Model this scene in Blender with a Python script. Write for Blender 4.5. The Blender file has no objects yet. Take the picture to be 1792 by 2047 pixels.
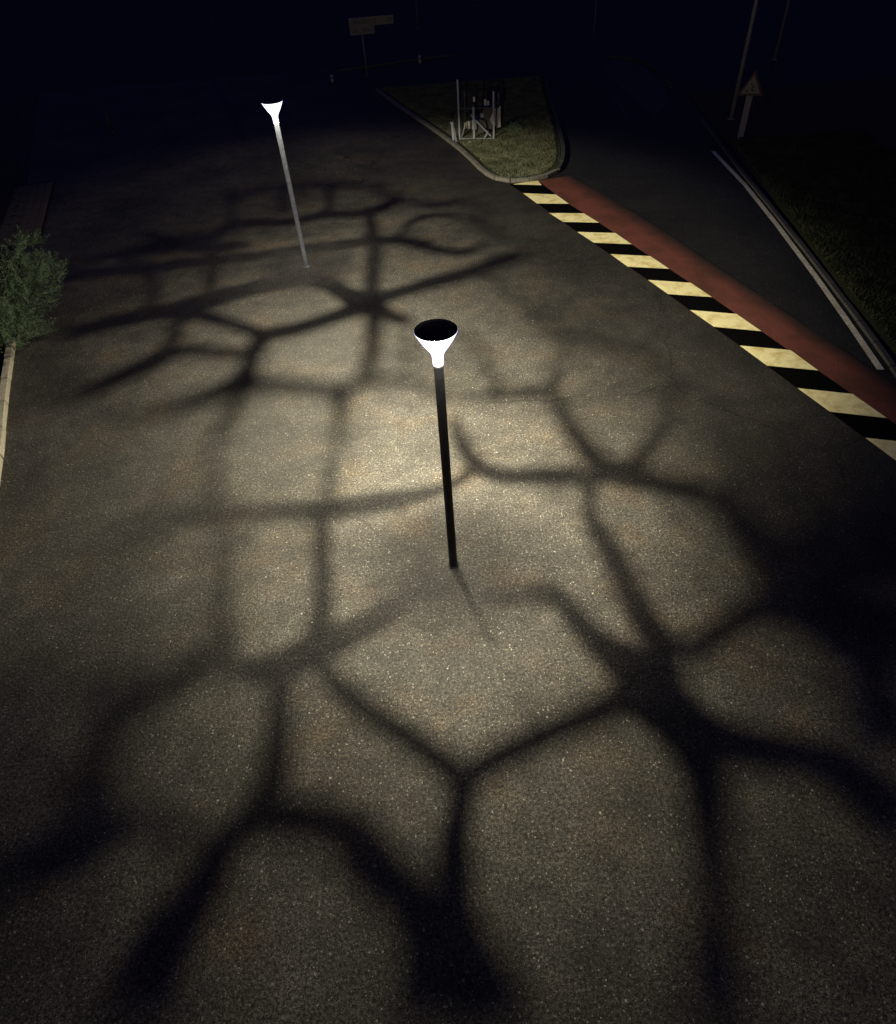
import bpy, bmesh, math, random
from mathutils import Vector, Matrix
from math import sin, cos, pi, sqrt

C = bpy.context.scene.collection
SC = bpy.context.scene
rnd = random.Random(7)

# ------------------------------------------------------------------ camera
cam_d = bpy.data.cameras.new('camera')
cam = bpy.data.objects.new('camera', cam_d)
C.objects.link(cam)
cam_d.sensor_fit = 'HORIZONTAL'
cam_d.sensor_width = 36.0
cam_d.lens = 1315.0 / 1792.0 * 36.0
cam_d.clip_start = 0.1
cam_d.clip_end = 900
cam.matrix_world = Matrix(((0.997035, 0.076951, 0.0, 0.0),
                           (-0.053663, 0.695293, -0.716721, 0.0),
                           (-0.055152, 0.714596, 0.697360, 7.6),
                           (0, 0, 0, 1)))
SC.camera = cam

# ------------------------------------------------------------------ sky, exposure
world = bpy.data.worlds.new('World')
SC.world = world
world.use_nodes = True
wn = world.node_tree
wn.nodes.clear()
wo = wn.nodes.new('ShaderNodeOutputWorld')
bg = wn.nodes.new('ShaderNodeBackground')
sky = wn.nodes.new('ShaderNodeTexSky')
sky.sky_type = 'NISHITA'
sky.sun_disc = False
sky.sun_elevation = math.radians(1.0)
sky.sun_rotation = math.radians(200)
tint = wn.nodes.new('ShaderNodeMix')
tint.data_type = 'RGBA'
tint.blend_type = 'MULTIPLY'
tint.inputs[0].default_value = 1.0
tint.inputs[7].default_value = (0.20, 0.19, 1.0, 1)     # deep navy night sky
bg.inputs['Strength'].default_value = 0.085
wn.links.new(sky.outputs[0], tint.inputs[6])
wn.links.new(tint.outputs[2], bg.inputs['Color'])
wn.links.new(bg.outputs[0], wo.inputs[0])
SC.view_settings.view_transform = 'Standard'
SC.view_settings.look = 'None'
SC.view_settings.exposure = 0.0
SC.view_settings.gamma = 1.0
SC.view_settings.use_curve_mapping = False
SC.cycles.use_denoising = True
SC.cycles.max_bounces = 4
SC.cycles.transparent_max_bounces = 8
SC.cycles.sample_clamp_indirect = 3

LAMP_POWER_NEAR = 4100.0
LAMP_POWER_FAR = 1000.0
FILL_NEAR = 30.0
FILL_FAR = 48.0
SHELL_GLOW = 1.7
NET=[
 ('B',[(-0.06,6.31),(0.15,6.12),(0.36,5.93),(0.58,5.79),(0.82,5.76),(1.02,5.78),(1.14,5.78),(1.28,5.74),(1.38,5.65),(1.45,5.52),(1.53,5.33),(1.61,5.13),(1.72,4.90),(1.83,4.67),(1.90,4.50),(1.97,4.32),(2.03,4.15)],
  [(0.06,6.57),(0.29,6.42),(0.51,6.27),(0.68,6.18),(0.84,6.18),(1.02,6.22),(1.23,6.23),(1.46,6.15),(1.65,5.97),(1.76,5.77),(1.85,5.56),(1.92,5.39),(2.06,5.22),(2.22,5.07),(2.36,4.99),(2.52,4.92),(2.68,4.85)]),
 ('B',[(-0.05,6.58),(-0.22,6.51),(-0.40,6.44),(-0.59,6.35),(-0.75,6.27),(-0.91,6.17),(-1.08,6.07),(-1.26,5.96),(-1.43,5.88),(-1.61,5.79),(-1.80,5.70),(-1.98,5.62),(-2.15,5.54),(-2.33,5.45),(-2.50,5.37),(-2.64,5.30),(-2.73,5.27),(-2.86,5.25),(-3.01,5.28),(-3.19,5.32)],
  [(0.05,6.30),(-0.10,6.18),(-0.25,6.06),(-0.42,5.94),(-0.56,5.84),(-0.71,5.73),(-0.88,5.62),(-1.06,5.51),(-1.22,5.41),(-1.39,5.31),(-1.57,5.20),(-1.73,5.11),(-1.89,5.02),(-2.06,4.93),(-2.22,4.83),(-2.40,4.75),(-2.60,4.72),(-2.84,4.77),(-3.04,4.88),(-3.21,4.99)]),
 ('B',[(-2.15,8.36),(-2.22,8.02),(-2.26,7.65),(-2.24,7.34),(-2.20,7.03),(-2.17,6.75),(-2.14,6.50),(-2.11,6.26),(-2.11,6.05),(-2.13,5.82),(-2.17,5.59),(-2.21,5.35)],
  [(-2.00,8.31),(-1.96,7.94),(-1.91,7.58),(-1.88,7.31),(-1.85,7.02),(-1.83,6.73),(-1.80,6.48),(-1.77,6.22),(-1.76,5.96),(-1.78,5.69),(-1.80,5.44),(-1.82,5.20)]),
 ('B',[(-3.85,8.06),(-3.84,7.78),(-3.83,7.49),(-3.81,7.19),(-3.75,6.85),(-3.68,6.52),(-3.63,6.22),(-3.58,5.94),(-3.55,5.72),(-3.55,5.62),(-3.63,5.49),(-3.78,5.36),(-3.90,5.28),(-4.04,5.21),(-4.18,5.15),(-4.38,5.10),(-4.57,5.03),(-4.77,4.90),(-4.92,4.66),(-4.96,4.41),(-4.94,4.15),(-4.88,3.88),(-4.76,3.61),(-4.66,3.43),(-4.64,3.38),(-4.65,3.35),(-4.70,3.27),(-4.77,3.20),(-4.86,3.13),(-5.00,3.07),(-5.14,3.00),(-5.27,2.95),(-5.40,2.90),(-5.52,2.85)],
  [(-3.61,7.99),(-3.58,7.69),(-3.55,7.41),(-3.50,7.13),(-3.44,6.82),(-3.37,6.50),(-3.30,6.20),(-3.22,5.93),(-3.14,5.66),(-3.12,5.36),(-3.26,5.09),(-3.45,4.92),(-3.59,4.83),(-3.75,4.74),(-3.88,4.67),(-4.03,4.58),(-4.14,4.48),(-4.23,4.37),(-4.27,4.25),(-4.26,4.14),(-4.23,3.96),(-4.20,3.82),(-4.14,3.69),(-4.02,3.48),(-3.93,3.20),(-3.96,2.95),(-4.06,2.78),(-4.18,2.65),(-4.34,2.55),(-4.51,2.49),(-4.66,2.44),(-4.79,2.39),(-4.91,2.35),(-5.03,2.30)]),
 ('B',[(-5.98,7.27),(-5.77,7.37),(-5.56,7.47),(-5.32,7.58),(-5.13,7.67),(-4.93,7.78),(-4.72,7.87),(-4.53,7.93),(-4.28,7.96),(-4.01,7.94),(-3.72,7.93),(-3.43,7.91),(-3.15,7.90),(-2.88,7.88),(-2.61,7.87),(-2.36,7.85),(-2.12,7.84),(-1.86,7.85),(-1.61,7.88),(-1.38,7.89),(-1.11,7.90),(-0.85,7.93),(-0.62,7.99),(-0.40,8.06),(-0.18,8.14)],
  [(-6.10,7.45),(-5.93,7.62),(-5.76,7.79),(-5.56,7.96),(-5.38,8.09),(-5.18,8.23),(-4.96,8.36),(-4.73,8.44),(-4.41,8.46),(-4.11,8.41),(-3.82,8.38),(-3.54,8.39),(-3.25,8.42),(-2.97,8.43),(-2.69,8.41),(-2.42,8.37),(-2.19,8.35),(-1.94,8.36),(-1.69,8.39),(-1.44,8.42),(-1.17,8.45),(-0.91,8.47),(-0.68,8.48),(-0.45,8.48),(-0.21,8.48)]),
 ('B',[(-6.30,4.78),(-6.11,4.76),(-5.93,4.74),(-5.75,4.72),(-5.56,4.71),(-5.36,4.70),(-5.18,4.68),(-4.99,4.63),(-4.79,4.55),(-4.64,4.50),(-4.51,4.49),(-4.39,4.49)],
  [(-6.64,5.41),(-6.47,5.44),(-6.30,5.48),(-6.11,5.50),(-5.89,5.49),(-5.66,5.48),(-5.41,5.45),(-5.16,5.42),(-4.92,5.38),(-4.69,5.31),(-4.47,5.17),(-4.32,5.02)]),
 ('N',[(-2.61,4.95),(-2.60,4.75),(-2.58,4.55),(-2.57,4.36),(-2.56,4.20),(-2.55,4.04),(-2.54,3.89),(-2.53,3.75),(-2.52,3.61),(-2.53,3.49),(-2.56,3.38),(-2.60,3.26),(-2.64,3.13)],
  [(-2.22,4.90),(-2.20,4.69),(-2.18,4.49),(-2.16,4.31),(-2.15,4.14),(-2.13,3.98),(-2.12,3.83),(-2.11,3.68),(-2.10,3.53),(-2.10,3.37),(-2.12,3.21),(-2.14,3.06),(-2.16,2.93)]),
 ('N',[(-1.98,4.95),(-1.85,4.73),(-1.71,4.52),(-1.57,4.35),(-1.39,4.18),(-1.24,4.06),(-1.07,3.93),(-0.90,3.81),(-0.76,3.70),(-0.62,3.57),(-0.49,3.46),(-0.38,3.36),(-0.26,3.27),(-0.17,3.21)],
  [(-1.79,5.12),(-1.63,4.93),(-1.47,4.77),(-1.35,4.65),(-1.18,4.50),(-1.04,4.40),(-0.87,4.26),(-0.69,4.13),(-0.54,4.01),(-0.38,3.87),(-0.25,3.75),(-0.15,3.65),(-0.04,3.55),(0.04,3.47)]),
 ('N',[(-2.56,2.82),(-2.43,2.80),(-2.31,2.78),(-2.21,2.76),(-2.09,2.75),(-1.95,2.72),(-1.83,2.68),(-1.71,2.63),(-1.61,2.58),(-1.56,2.54),(-1.53,2.50),(-1.48,2.41),(-1.40,2.27),(-1.28,2.12),(-1.11,1.99),(-0.99,1.92),(-0.94,1.89),(-0.90,1.84),(-0.86,1.75),(-0.82,1.64),(-0.81,1.54),(-0.82,1.46),(-0.84,1.39),(-0.86,1.33),(-0.88,1.23),(-0.90,1.12),(-0.93,1.00)],
  [(-2.74,3.11),(-2.64,3.21),(-2.49,3.30),(-2.33,3.32),(-2.14,3.32),(-1.93,3.30),(-1.76,3.27),(-1.57,3.23),(-1.37,3.16),(-1.15,3.05),(-0.97,2.88),(-0.86,2.72),(-0.78,2.60),(-0.74,2.55),(-0.68,2.50),(-0.56,2.41),(-0.40,2.26),(-0.29,2.09),(-0.22,1.94),(-0.16,1.82),(-0.09,1.71),(-0.01,1.58),(0.04,1.41),(0.05,1.26),(0.05,1.13),(0.04,1.01),(0.04,0.90)]),
 ('N',[(-2.82,3.08),(-2.89,2.97),(-2.95,2.88),(-3.02,2.77),(-3.07,2.67),(-3.13,2.56),(-3.19,2.46),(-3.25,2.37),(-3.32,2.28),(-3.41,2.19),(-3.49,2.09),(-3.57,1.99),(-3.64,1.88),(-3.71,1.75),(-3.75,1.63),(-3.78,1.51),(-3.81,1.39),(-3.83,1.27)],
  [(-2.54,2.93),(-2.56,2.80),(-2.58,2.68),(-2.61,2.55),(-2.63,2.44),(-2.67,2.32),(-2.70,2.20),(-2.74,2.09),(-2.79,1.96),(-2.83,1.85),(-2.86,1.74),(-2.89,1.64),(-2.91,1.54),(-2.93,1.43),(-2.95,1.33),(-2.97,1.22),(-2.99,1.10),(-3.01,0.99)]),
 ('N',[(-4.29,3.14),(-4.12,3.05),(-3.93,2.97),(-3.75,2.91),(-3.55,2.86),(-3.37,2.82),(-3.19,2.77),(-3.02,2.71),(-2.85,2.66)],
  [(-4.27,3.44),(-4.10,3.40),(-3.91,3.34),(-3.74,3.27),(-3.54,3.19),(-3.34,3.11),(-3.16,3.02),(-2.98,2.94),(-2.81,2.87)]),
 ('B',[(2.20,7.80),(2.16,7.49),(2.15,7.16),(2.17,6.92),(2.21,6.69),(2.24,6.48),(2.26,6.28),(2.28,6.07),(2.31,5.84),(2.34,5.60),(2.36,5.35),(2.40,5.12),(2.47,4.89),(2.48,4.83),(2.39,4.84),(2.21,4.75)],
  [(2.38,7.87),(2.44,7.60),(2.50,7.34),(2.56,7.15),(2.62,6.94),(2.67,6.70),(2.70,6.47),(2.72,6.25),(2.74,6.04),(2.78,5.81),(2.82,5.58),(2.87,5.41),(2.96,5.18),(3.02,4.86),(2.91,4.49),(2.80,4.23)]),
 ('B',[(3.08,4.54),(3.26,4.65),(3.45,4.77),(3.65,4.88),(3.86,4.99),(4.07,5.10),(4.27,5.17),(4.46,5.19),(4.68,5.20),(4.98,5.28),(5.28,5.48),(5.45,5.61),(5.50,5.63),(5.59,5.65),(5.76,5.70),(5.97,5.74),(6.13,5.75),(6.32,5.76),(6.53,5.76),(6.75,5.76)],
  [(2.96,4.95),(3.15,5.06),(3.35,5.18),(3.56,5.30),(3.78,5.44),(4.01,5.58),(4.25,5.74),(4.50,5.90),(4.72,6.06),(4.82,6.17),(4.86,6.26),(5.02,6.48),(5.36,6.78),(5.73,7.00),(6.06,7.15),(6.39,7.27),(6.67,7.36),(6.95,7.45),(7.23,7.53),(7.49,7.60)]),
 ('B',[(4.16,7.63),(4.25,7.52),(4.31,7.40),(4.31,7.15),(4.31,6.79),(4.34,6.51),(4.36,6.23),(4.38,5.97),(4.38,5.76),(4.38,5.53),(4.43,5.29),(4.54,5.08),(4.66,4.90),(4.76,4.75),(4.84,4.58),(4.91,4.40),(5.00,4.22),(5.11,4.08),(5.20,3.97),(5.29,3.87)],
  [(4.35,7.98),(4.51,7.91),(4.67,7.76),(4.79,7.49),(4.89,7.20),(4.97,6.98),(5.06,6.74),(5.16,6.52),(5.25,6.36),(5.33,6.25),(5.41,6.16),(5.51,6.03),(5.65,5.86),(5.78,5.67),(5.90,5.47),(6.01,5.31),(6.11,5.17),(6.19,5.07),(6.28,4.97),(6.37,4.86)]),
 ('B',[(5.28,4.89),(5.10,4.64),(4.90,4.35),(4.74,4.02),(4.70,3.71),(4.74,3.50),(4.80,3.34),(4.90,3.19),(5.01,3.09)],
  [(5.85,4.61),(5.65,4.37),(5.49,4.17),(5.42,4.08),(5.42,4.02),(5.45,3.92),(5.48,3.83),(5.55,3.74),(5.63,3.66)]),
 ('N',[(1.91,4.23),(1.99,4.05),(2.08,3.88),(2.19,3.74),(2.31,3.60),(2.37,3.50),(2.39,3.41),(2.40,3.36),(2.41,3.22),(2.41,3.06),(2.40,2.91),(2.39,2.78),(2.36,2.65),(2.32,2.50),(2.29,2.35),(2.26,2.17),(2.24,2.02),(2.21,1.90),(2.16,1.83),(2.09,1.74),(2.00,1.57),(1.96,1.45),(1.92,1.32),(1.89,1.19),(1.85,1.05),(1.81,0.92),(1.78,0.80)],
  [(2.81,4.76),(2.85,4.57),(2.89,4.40),(2.91,4.24),(2.94,4.11),(3.05,3.99),(3.16,3.74),(3.15,3.50),(3.10,3.30),(3.04,3.11),(2.98,2.93),(2.92,2.77),(2.85,2.61),(2.80,2.48),(2.76,2.37),(2.73,2.21),(2.71,2.05),(2.68,1.88),(2.62,1.73),(2.58,1.64),(2.54,1.52),(2.51,1.43),(2.48,1.31),(2.45,1.18),(2.41,1.05),(2.38,0.92),(2.35,0.79)]),
 ('N',[(2.05,4.49),(1.88,4.39),(1.69,4.29),(1.52,4.21),(1.32,4.14),(1.13,4.06),(0.96,4.00),(0.79,3.94),(0.62,3.88),(0.46,3.81),(0.30,3.74),(0.15,3.67),(0.03,3.61),(-0.07,3.55),(-0.13,3.51)],
  [(2.19,3.99),(2.00,3.91),(1.79,3.83),(1.60,3.77),(1.40,3.72),(1.21,3.67),(1.06,3.61),(0.91,3.55),(0.75,3.48),(0.61,3.42),(0.46,3.35),(0.32,3.28),(0.20,3.22),(0.08,3.18),(0.00,3.17)]),
 ('N',[(-0.22,3.36),(-0.26,3.21),(-0.30,3.05),(-0.34,2.91),(-0.40,2.74),(-0.43,2.54),(-0.44,2.39),(-0.44,2.23),(-0.43,2.06),(-0.42,1.90),(-0.40,1.76),(-0.38,1.64),(-0.36,1.53),(-0.35,1.42),(-0.33,1.31),(-0.31,1.19),(-0.29,1.06),(-0.27,0.94),(-0.25,0.82)],
  [(0.13,3.26),(0.09,3.11),(0.04,2.96),(0.01,2.82),(-0.01,2.67),(-0.01,2.50),(-0.01,2.38),(-0.01,2.22),(-0.01,2.08),(0.01,1.95),(0.05,1.86),(0.10,1.78),(0.17,1.68),(0.24,1.56),(0.30,1.46),(0.37,1.34),(0.43,1.23),(0.49,1.11),(0.55,1.00)]),
 ('N',[(2.59,3.21),(2.77,3.20),(2.97,3.19),(3.12,3.17),(3.27,3.13),(3.44,3.10),(3.63,3.07),(3.80,3.05),(3.92,3.00),(4.00,2.94),(4.05,2.84),(4.11,2.72),(4.16,2.62),(4.21,2.51),(4.26,2.41),(4.31,2.31),(4.39,2.19),(4.47,2.10)],
  [(2.96,3.96),(3.11,3.86),(3.27,3.77),(3.41,3.72),(3.57,3.67),(3.73,3.63),(3.90,3.58),(4.10,3.53),(4.30,3.45),(4.45,3.34),(4.57,3.23),(4.66,3.11),(4.74,3.01),(4.81,2.90),(4.87,2.79),(4.92,2.72),(5.00,2.60),(5.06,2.51)]),
 ('N',[(4.63,3.84),(4.53,3.68),(4.43,3.49),(4.35,3.32),(4.27,3.14),(4.20,2.96)],
  [(4.76,3.83),(4.72,3.68),(4.68,3.50),(4.63,3.34),(4.58,3.16),(4.53,2.98)]),
 ('B',[(0.14,10.42),(0.14,10.38),(0.16,10.28),(0.16,9.90),(0.21,9.46),(0.30,9.13),(0.43,8.86),(0.59,8.61),(0.84,8.42),(1.09,8.35),(1.37,8.31),(1.63,8.28),(1.87,8.26),(2.09,8.25),(2.32,8.24)],
  [(0.23,10.60),(0.29,10.54),(0.35,10.38),(0.44,10.01),(0.51,9.63),(0.58,9.38),(0.67,9.18),(0.78,8.99),(0.95,8.85),(1.16,8.80),(1.43,8.78),(1.70,8.76),(1.94,8.75),(2.16,8.75),(2.40,8.75)]),
 ('B',[(2.14,11.01),(2.17,10.46),(2.22,9.94),(2.25,9.58),(2.32,9.28),(2.38,9.03),(2.44,8.64),(2.58,8.27),(2.84,8.12),(3.08,8.07),(3.23,7.99),(3.40,7.90),(3.58,7.80),(3.77,7.71),(3.96,7.63),(4.14,7.55)],
  [(2.40,11.17),(2.47,10.65),(2.55,10.18),(2.65,9.92),(2.72,9.64),(2.80,9.36),(2.88,9.02),(2.95,8.84),(3.07,8.77),(3.31,8.67),(3.49,8.55),(3.66,8.42),(3.82,8.31),(4.00,8.22),(4.19,8.14),(4.37,8.05)]),
 ('B',[(3.32,8.18),(3.55,8.53),(3.79,8.87),(4.06,9.19),(4.33,9.61),(4.55,10.10),(4.71,10.55),(4.83,10.91),(4.92,11.25)],
  [(3.06,8.55),(3.31,8.90),(3.57,9.26),(3.84,9.60),(4.07,9.88),(4.22,10.25),(4.36,10.66),(4.50,11.00),(4.63,11.33)]),
 ('B',[(2.15,8.36),(2.23,8.08),(2.28,7.93),(2.33,8.02),(2.29,7.98)],
  [(2.57,8.63),(2.59,8.29),(2.59,7.96),(2.41,7.71),(2.29,7.70)]),
 ('B',[(0.54,10.95),(0.79,10.88),(1.06,10.84),(1.39,10.87),(1.72,10.91),(1.99,10.90),(2.24,10.87)],
  [(0.55,11.16),(0.81,11.20),(1.08,11.24),(1.41,11.28),(1.75,11.31),(2.04,11.31),(2.30,11.31)]),
 ('B',[(2.86,13.22),(2.70,12.73),(2.55,12.24),(2.36,11.71),(2.16,11.17)],
  [(2.99,13.16),(2.88,12.64),(2.76,12.10),(2.57,11.54),(2.37,11.00)]),
 ('B',[(0.65,13.56),(0.80,13.08),(0.93,12.63),(0.99,12.13),(1.03,11.64),(1.10,11.30),(1.16,11.02)],
  [(0.76,13.74),(0.95,13.29),(1.12,12.81),(1.20,12.25),(1.25,11.77),(1.30,11.46),(1.36,11.18)]),
 ('B',[(-0.63,13.99),(-0.67,13.53),(-0.69,13.08),(-0.66,12.63),(-0.61,12.22)],
  [(-0.49,13.92),(-0.53,13.48),(-0.55,13.06),(-0.53,12.66),(-0.50,12.25)]),
 ('F',[(-10.45,17.96),(-10.32,18.01),(-10.09,18.08),(-9.73,18.14),(-9.27,18.22),(-8.83,18.27),(-8.47,18.25),(-8.12,18.21),(-7.76,18.21),(-7.44,18.27),(-7.12,18.37),(-6.77,18.45),(-6.34,18.48),(-5.87,18.50),(-5.37,18.53),(-4.98,18.57),(-4.58,18.63),(-4.17,18.68),(-3.77,18.74),(-3.37,18.79),(-2.97,18.84),(-2.58,18.89),(-2.21,18.93),(-1.75,18.99),(-1.33,19.03),(-0.93,19.00),(-0.54,18.89),(-0.17,18.72),(0.20,18.54)],
  [(-10.76,18.59),(-10.64,18.68),(-10.40,18.79),(-10.04,18.89),(-9.57,18.99),(-9.12,19.06),(-8.72,19.06),(-8.36,19.01),(-8.01,19.00),(-7.69,19.04),(-7.36,19.12),(-6.98,19.19),(-6.53,19.22),(-6.04,19.24),(-5.54,19.27),(-5.14,19.30),(-4.72,19.34),(-4.29,19.38),(-3.88,19.42),(-3.47,19.47),(-3.06,19.53),(-2.66,19.59),(-2.28,19.63),(-1.81,19.67),(-1.36,19.68),(-0.93,19.63),(-0.52,19.46),(-0.13,19.23),(0.24,19.00)]),
 ('F',[(-9.79,19.26),(-9.42,19.41),(-9.00,19.54),(-8.60,19.57),(-8.14,19.59),(-7.70,19.62),(-7.26,19.64),(-6.83,19.68),(-6.43,19.85),(-6.20,20.47),(-5.93,21.02),(-5.56,21.09),(-5.02,21.07),(-4.48,21.02),(-4.02,21.02),(-3.53,21.23),(-3.12,21.41),(-2.71,21.35),(-2.23,21.22),(-1.77,21.23),(-1.38,21.49),(-1.04,21.90),(-0.70,22.31)],
  [(-10.03,19.82),(-9.70,20.08),(-9.30,20.33),(-8.91,20.48),(-8.48,20.61),(-8.03,20.73),(-7.59,20.79),(-7.15,20.83),(-6.83,20.92),(-6.58,21.39),(-6.19,21.89),(-5.72,21.93),(-5.15,21.86),(-4.59,21.77),(-4.14,21.75),(-3.66,21.95),(-3.22,22.16),(-2.76,22.11),(-2.28,22.01),(-1.86,22.04),(-1.52,22.31),(-1.20,22.74),(-0.86,23.20)]),
 ('F',[(-1.98,21.51),(-1.85,20.36),(-1.76,19.38),(-1.75,18.43),(-1.75,17.44),(-1.74,16.51),(-1.73,15.66)],
  [(-1.64,21.74),(-1.43,20.58),(-1.27,19.40),(-1.26,18.26),(-1.28,17.29),(-1.26,16.41),(-1.23,15.57)]),
 ('F',[(-5.94,21.46),(-6.16,22.49),(-6.38,23.54),(-6.61,24.47),(-6.84,25.39)],
  [(-6.18,21.44),(-6.42,22.47),(-6.66,23.50),(-6.87,24.42),(-7.06,25.33)]),
 ('F',[(-5.03,24.36),(-4.83,23.23),(-4.65,22.17)],
  [(-4.68,24.39),(-4.51,23.26),(-4.35,22.20)]),
 ('F',[(-3.38,24.29),(-3.28,23.17),(-3.18,22.13)],
  [(-3.01,24.21),(-2.95,23.10),(-2.90,22.07)]),
 ('F',[(-8.92,21.12),(-8.45,20.69),(-7.98,20.27),(-7.54,19.92),(-7.13,19.65),(-6.73,19.44),(-6.33,19.32),(-5.94,19.33),(-5.56,19.43),(-5.18,19.53)],
  [(-9.02,21.72),(-8.56,21.41),(-8.11,21.12),(-7.69,20.85),(-7.28,20.62),(-6.90,20.41),(-6.52,20.26),(-6.13,20.17),(-5.72,20.14),(-5.30,20.10)]),
 ('F',[(-0.65,19.15),(-0.58,19.70),(-0.48,20.16),(-0.30,20.50),(-0.02,20.73),(0.41,20.77),(0.86,20.63),(1.21,20.26),(1.53,19.80)],
  [(-0.83,19.33),(-0.76,19.93),(-0.63,20.53),(-0.38,20.96),(-0.05,21.20),(0.42,21.24),(0.92,21.09),(1.30,20.67),(1.63,20.19)]),
 ('F',[(-0.80,22.50),(-0.32,21.97),(0.16,21.57),(0.66,21.60),(1.15,21.76)],
  [(-0.75,23.00),(-0.26,22.50),(0.20,22.15),(0.66,22.15),(1.15,22.26)]),
 ('F',[(-0.95,19.05),(-0.54,18.73),(-0.13,18.41),(0.32,18.03),(0.77,17.76),(1.14,17.86),(1.47,18.07)],
  [(-0.90,19.58),(-0.49,19.28),(-0.06,18.98),(0.40,18.60),(0.81,18.33),(1.13,18.37),(1.45,18.51)]),
 ('B',[(-1.41,15.11),(-1.21,15.28),(-0.95,15.46),(-0.67,15.63),(-0.34,15.80),(-0.00,15.96),(0.32,16.07),(0.65,16.17),(0.99,16.30),(1.35,16.51),(1.71,16.75),(2.04,16.97),(2.42,17.21),(2.77,17.42)],
  [(-1.55,16.14),(-1.33,16.12),(-1.05,16.16),(-0.77,16.30),(-0.42,16.50),(-0.07,16.69),(0.27,16.84),(0.61,16.97),(0.94,17.12),(1.30,17.33),(1.67,17.56),(2.02,17.75),(2.43,17.90),(2.79,17.99)]),
 ('F',[(1.44,16.54),(1.68,15.76),(1.90,15.11),(2.09,14.77),(2.28,14.55)],
  [(1.59,16.80),(1.84,16.03),(2.05,15.40),(2.22,15.06),(2.37,14.80)]),
 ('F',[(-8.10,18.85),(-7.86,17.99),(-7.65,17.24),(-7.50,16.59),(-7.33,15.95)],
  [(-7.66,18.81),(-7.41,17.93),(-7.19,17.11),(-7.05,16.40),(-6.96,15.79)]),
 ('F',[(-6.26,18.60),(-6.09,17.46),(-5.98,16.59),(-5.98,16.24),(-5.99,15.97)],
  [(-5.87,18.40),(-5.74,17.27),(-5.64,16.35),(-5.66,15.88),(-5.73,15.62)]),
 ('B',[(-9.04,14.84),(-8.75,14.85),(-8.43,14.89),(-8.18,14.98),(-7.91,15.09),(-7.66,15.19),(-7.31,15.30),(-6.98,15.38),(-6.63,15.39),(-6.22,15.41),(-5.91,15.61),(-5.59,15.86),(-5.23,16.10),(-4.91,16.25),(-4.55,16.39),(-4.19,16.51),(-3.90,16.61),(-3.53,16.72),(-3.26,16.79)],
  [(-9.32,15.50),(-9.04,15.54),(-8.75,15.62),(-8.51,15.72),(-8.25,15.86),(-7.99,15.99),(-7.64,16.14),(-7.29,16.27),(-6.94,16.33),(-6.58,16.48),(-6.28,16.62),(-5.91,16.80),(-5.51,16.99),(-5.15,17.12),(-4.77,17.25),(-4.40,17.37),(-4.09,17.47),(-3.71,17.58),(-3.42,17.67)]),
 ('B',[(-3.33,16.80),(-3.03,16.61),(-2.76,16.38),(-2.47,15.92),(-2.14,15.39),(-1.80,15.09),(-1.50,14.89)],
  [(-3.35,17.66),(-3.02,17.51),(-2.64,17.25),(-2.27,16.73),(-1.98,16.32),(-1.73,16.19),(-1.44,16.10)]),
 ('B',[(-6.34,15.44),(-5.97,15.28),(-5.60,15.07),(-5.21,14.84),(-4.81,14.57),(-4.40,14.27),(-3.99,13.97)],
  [(-6.46,16.45),(-6.05,16.10),(-5.65,15.82),(-5.25,15.52),(-4.82,15.19),(-4.39,14.86),(-3.98,14.53)]),
 ('B',[(-3.90,13.90),(-3.56,13.99),(-3.22,14.10),(-2.87,14.25),(-2.53,14.43),(-2.16,14.64),(-1.81,14.79),(-1.57,14.88),(-1.37,14.93)],
  [(-4.07,14.61),(-3.72,14.68),(-3.37,14.77),(-3.03,14.91),(-2.69,15.10),(-2.32,15.34),(-1.99,15.63),(-1.77,15.85),(-1.59,16.06)]),
 ('B',[(-1.60,15.33),(-1.38,14.87),(-1.11,14.47),(-0.81,14.22),(-0.53,14.05)],
  [(-1.35,15.90),(-1.14,15.45),(-0.95,15.05),(-0.72,14.80),(-0.45,14.57)]),
 ('B',[(-4.16,14.47),(-4.26,14.08),(-4.33,13.66),(-4.34,13.23),(-4.35,12.92),(-4.36,12.80),(-4.43,12.66),(-4.60,12.40),(-4.86,12.14),(-5.13,11.98),(-5.45,11.83),(-5.73,11.71),(-6.02,11.57),(-6.27,11.47)],
  [(-3.81,14.03),(-3.87,13.64),(-3.92,13.30),(-3.90,12.95),(-3.89,12.57),(-3.94,12.24),(-4.06,12.00),(-4.28,11.74),(-4.60,11.51),(-4.91,11.40),(-5.25,11.31),(-5.55,11.25),(-5.88,11.22),(-6.17,11.22)]),
 ('B',[(-4.22,11.99),(-3.91,11.90),(-3.60,11.80),(-3.31,11.72),(-2.97,11.66),(-2.68,11.60),(-2.35,11.44),(-2.01,11.33),(-1.72,11.46),(-1.49,11.76),(-1.34,12.21),(-1.25,12.76),(-1.21,13.38),(-1.20,14.05),(-1.20,14.74),(-1.17,15.46)],
  [(-4.28,12.75),(-3.96,12.58),(-3.64,12.42),(-3.36,12.29),(-3.03,12.22),(-2.70,12.16),(-2.34,11.99),(-2.07,11.88),(-1.89,11.97),(-1.75,12.16),(-1.67,12.51),(-1.62,12.98),(-1.60,13.52),(-1.60,14.13),(-1.65,14.78),(-1.75,15.49)]),
 ('B',[(-6.55,15.86),(-6.50,15.27),(-6.46,14.73),(-6.40,14.33),(-6.39,14.09),(-6.57,13.83),(-6.83,13.56),(-7.05,13.31),(-7.29,13.06),(-7.48,12.88),(-7.69,12.68),(-7.90,12.49)],
  [(-6.16,15.62),(-6.06,15.00),(-5.99,14.46),(-5.92,13.98),(-5.96,13.48),(-6.19,13.12),(-6.47,12.86),(-6.71,12.66),(-6.97,12.47),(-7.19,12.33),(-7.43,12.19),(-7.66,12.06)]),
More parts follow.
